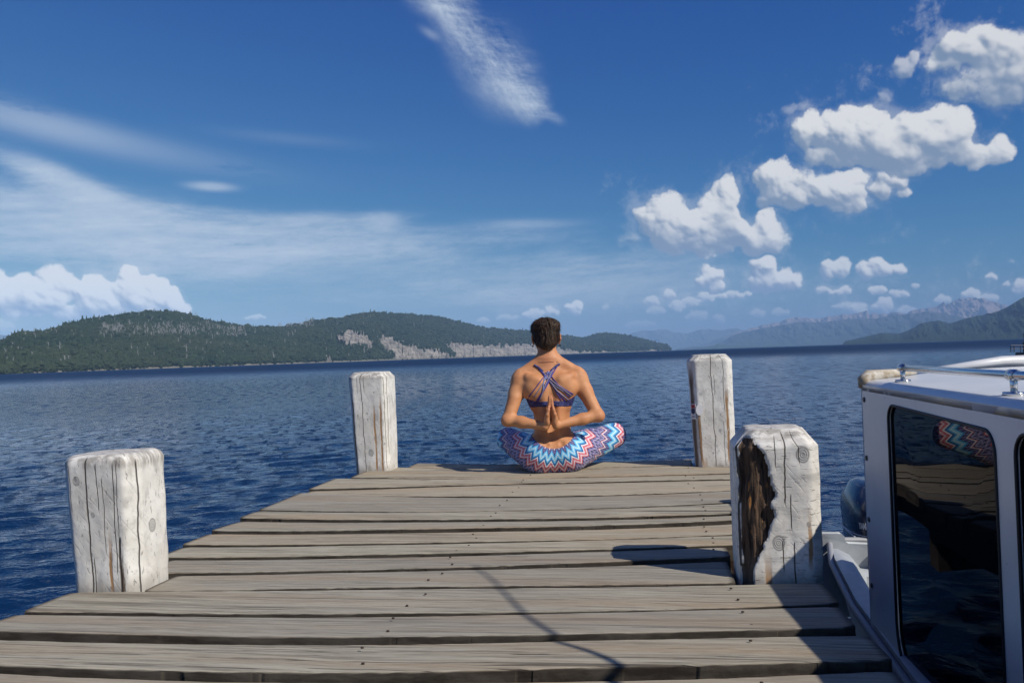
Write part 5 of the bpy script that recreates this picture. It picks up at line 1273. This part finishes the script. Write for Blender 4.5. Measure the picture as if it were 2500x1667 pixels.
    sb.F=np.maximum(sb.F,np.maximum(Z_-up,lo_-Z_).astype(np.float32)); sb.F=np.maximum(sb.F,-(sb.F*0+_inner(sb)))
    Vr,Fr=surface_nets(sb.F,sb.lo,sb.h); Vr=smooth(Vr,Fr,1)
    m,b=new_mat('navy_blue_print'); c,x,y,z=coords(); n=noise(c,150,3,.6); lk(mixc(n.sst(.50,.62),(.016,.017,.085),(.075,.09,.26)),b.inputs['Base Color']); b.inputs['Roughness'].default_value=.6; bm_=m
    cord=simple('violet_blue_cord',(.040,.032,.26),.55,var=.3,scale=120); cord2=simple('pale_blue_cord',(.20,.24,.42),.55,var=.3,scale=120); mesh_=simple('sheer_grey_cord',(.20,.17,.24),.6,var=.2)
    bra=fast_mesh('top_band',Vr,Fr,bm_,PB,{})
    bvh=BVHTree.FromPolygons([tuple(v) for v in Vb],[tuple(int(i) for i in f) for f in Fb])
    def onback(x,z,off=.0035,straight=None):
        h_=bvh.ray_cast(Vector((x,-.24,z)),Vector((0,1,0)))[0]; y=h_.y if h_ is not None else -.08
        return y
    def zx(X,Y): return ((X-697)/1557,(1445-Y)/1557*1.0)      # from the close-up of the photograph to the figure's own metres
    def strap(pts,r,mat,flatten=False,lift=.003):
        P=[]
        for i in range(len(pts)-1):
            for k in range(8): t=k/8; P.append((pts[i][0]*(1-t)+pts[i+1][0]*t,pts[i][1]*(1-t)+pts[i+1][1]*t))
        P.append(pts[-1]); Q=[]
        for X,Y in P:
            x_,z_=zx(X,Y); x_*=.985; Q.append(Vector((x_,max(-.13,onback(x_,z_))-lift,z_)))
        # straps are taut: they bridge hollows
        for _ in range(4):
            Q=[Q[0]]+[Vector((q.x,min(q.y,(a.y+c_.y)/2),q.z)) for a,q,c_ in zip(Q[:-2],Q[1:-1],Q[2:])]+[Q[-1]]
        return mesh_obj('strap',*tube(Q,r,6),mat,PB,True)
    # shoulder pieces
    strap([(575,522),(612,545),(650,580)],.0065,bm_,lift=.001); strap([(800,520),(765,540),(722,575)],.0065,bm_,lift=.001)
    for X0,Y0,X1,Y1,X2,Y2,mt,r in [(600,530,655,610,835,845,cord,.0026),(612,545,700,650,905,785,cord,.0030),(620,555,730,690,880,800,cord2,.0022),(640,570,735,720,800,835,cord,.0024),(655,590,760,745,860,830,mesh_,.0040),(640,580,720,660,890,795,mesh_,.0042),
        (785,530,722,620,575,845,cord,.0026),(770,540,640,640,515,795,cord,.0026),(745,555,672,640,560,800,cord2,.0022),(735,570,665,690,610,825,mesh_,.0044),(745,560,690,680,585,850,cord,.0024),(700,580,655,650,640,740,cord2,.0030),
        (690,580,770,690,870,810,cord,.0022),(670,590,720,600,745,560,cord2,.0026),(655,610,700,640,735,600,cord2,.0028),(665,650,700,610,690,580,cord,.0026)]:
        strap([(X0,Y0),(X1,Y1),(X2,Y2)],r,mt,lift=.0035)
    # earrings, fine necklace, ring
    pearl=simple('dark_pearl',(.03,.03,.035),.15,.6); gold=simple('rose_gold',(.55,.25,.14),.25,1.0)
    for s in (-1,1):
        bm=bmesh.new(); bmesh.ops.create_uvsphere(bm,u_segments=14,v_segments=10,radius=.0052); me=bpy.data.meshes.new('earring'); bm.to_mesh(me); bm.free(); me.materials.append(pearl); me.polygons.foreach_set('use_smooth',[True]*len(me.polygons))
        o=bpy.data.objects.new('earring',me); COL.objects.link(o); o.parent=PB; o.location=(s*.0765-.002,.045,.698)
    Q=[]
    for k in range(31):
        a=math.pi*2*k/30; d=Vector((math.sin(a),-math.cos(a),0)); zc=.612-.006*math.cos(a)+.012*(1-math.cos(a))*-1*.6; h_=bvh.ray_cast(Vector((.002,.035,zc))+d*.080,-d)[0]; Q.append((h_ if h_ is not None else Vector((.002,.035,zc))+d*.05)+d*.0012)
    mesh_obj('necklace',*tube(Q,.0011,5,False),gold,PB,True)
    vs,fs=tube([Vector((-.0125,-.158+.009*math.cos(q),.372+.0*q+.009*math.sin(q)*0)) + Vector((.0095*math.sin(q),0,0)) for q in np.linspace(0,6.283,17)],.0014,5,False); mesh_obj('ring',vs,fs,gold,PB,True)
    return PB
def wl_np(x,y): return .136+.052*np.minimum(1.6,((x-.014)/.105)**2)+.05*np.clip((y+.02)/.12,0,1)
def _inner(sb):
    t=Sdf(sb.lo,[sb.lo[i]+sb.h*(sb.n[i]-1)+1e-6 for i in range(3)],sb.h); torso(t,-.004,.30,.60); f=t.F
    out=np.full(sb.F.shape,1.0,np.float32); n=[min(a,b) for a,b in zip(out.shape,f.shape)]; out[:n[0],:n[1],:n[2]]=f[:n[0],:n[1],:n[2]]; return out
def fast_mesh(name,Vv,Ff,mat,parent,attrs):
    me=bpy.data.meshes.new(name); me.vertices.add(len(Vv)); me.vertices.foreach_set('co',Vv.astype(np.float32).ravel())
    me.loops.add(len(Ff)*4); me.loops.foreach_set('vertex_index',Ff.ravel().astype(np.int32)); me.polygons.add(len(Ff)); me.polygons.foreach_set('loop_start',np.arange(0,len(Ff)*4,4,dtype=np.int32)); me.update(calc_edges=True)
    me.polygons.foreach_set('use_smooth',[True]*len(Ff)); me.materials.append(mat)
    for k,a in attrs.items(): at=me.attributes.new(k,'FLOAT','POINT'); at.data.foreach_set('value',np.asarray(a,np.float32))
    o=bpy.data.objects.new(name,me); COL.objects.link(o); o.parent=parent; return o
def leggings_mat():
    m,b=new_mat('zigzag_leggings'); band=attr('band'); turn=attr('turn')
    tri=(V.m('PINGPONG',turn,1.0)-.5)*2                     # -1..1 zigzag round the leg
    s=band+tri*.0175
    per=.212
    f=V.m('FRACT',(s-.004)/per)
    cr=nd('ShaderNodeValToRGB'); lk(f,cr.inputs[0]); e=cr.color_ramp; e.interpolation='CONSTANT'
    NAVY=(.018,.022,.105,1); BLUE=(.03,.22,.52,1); SKY=(.20,.58,.80,1); WHITE=(.74,.76,.80,1); CORAL=(.62,.10,.12,1); PINK=(.68,.30,.36,1); VIO=(.10,.075,.27,1); DB=(.015,.07,.22,1)
    stops=[(0,VIO),(.05,NAVY),(.10,BLUE),(.15,SKY),(.22,WHITE),(.25,SKY),(.30,BLUE),(.35,DB),(.385,WHITE),(.43,CORAL),(.50,PINK),(.535,WHITE),(.56,CORAL),(.60,NAVY),(.645,VIO),(.69,(.30,.27,.46,1)),(.73,NAVY),(.79,VIO),(.83,(.34,.32,.52,1)),(.86,NAVY),(.91,PINK),(.945,WHITE),(.97,NAVY)]
    while len(e.elements)<len(stops): e.elements.new(.5)
    for i,(p,c_) in enumerate(stops): e.elements[i].position=p; e.elements[i].color=c_
    # small lozenges inside the dark bands
    t2=V.m('PINGPONG',turn*2.0,1.0); g=V.m('PINGPONG',s*150.0,1.0); loz=((t2-.5).abs()+(g-.5).abs())
    dots=loz.sst(.22,.30,1,0)*(f.gt(.60)*f.lt(.90)).mx(f.lt(.10)).mx(f.gt(.43)*f.lt(.50))
    col=mixc(dots*.8,V(cr.outputs[0]),(.62,.55,.70))
    lines=((loz-.42).abs()).sst(.03,.06,1,0)*(f.gt(.60)*f.lt(.90)); col=mixc(lines*.6,col,(.45,.42,.62))
    lk(col,b.inputs['Base Color']); b.inputs['Roughness'].default_value=.7; b.inputs['Sheen Weight'].default_value=.1
    c,x,y,z=coords(); fold=noise(combine(x*9+z*5,y*9,z*26),1.0,3,.55,dist=.6); lk(bump(noise(c,30,3,.5)*.10+fold,.010,.7),b.inputs['Normal']); return m
build_person()
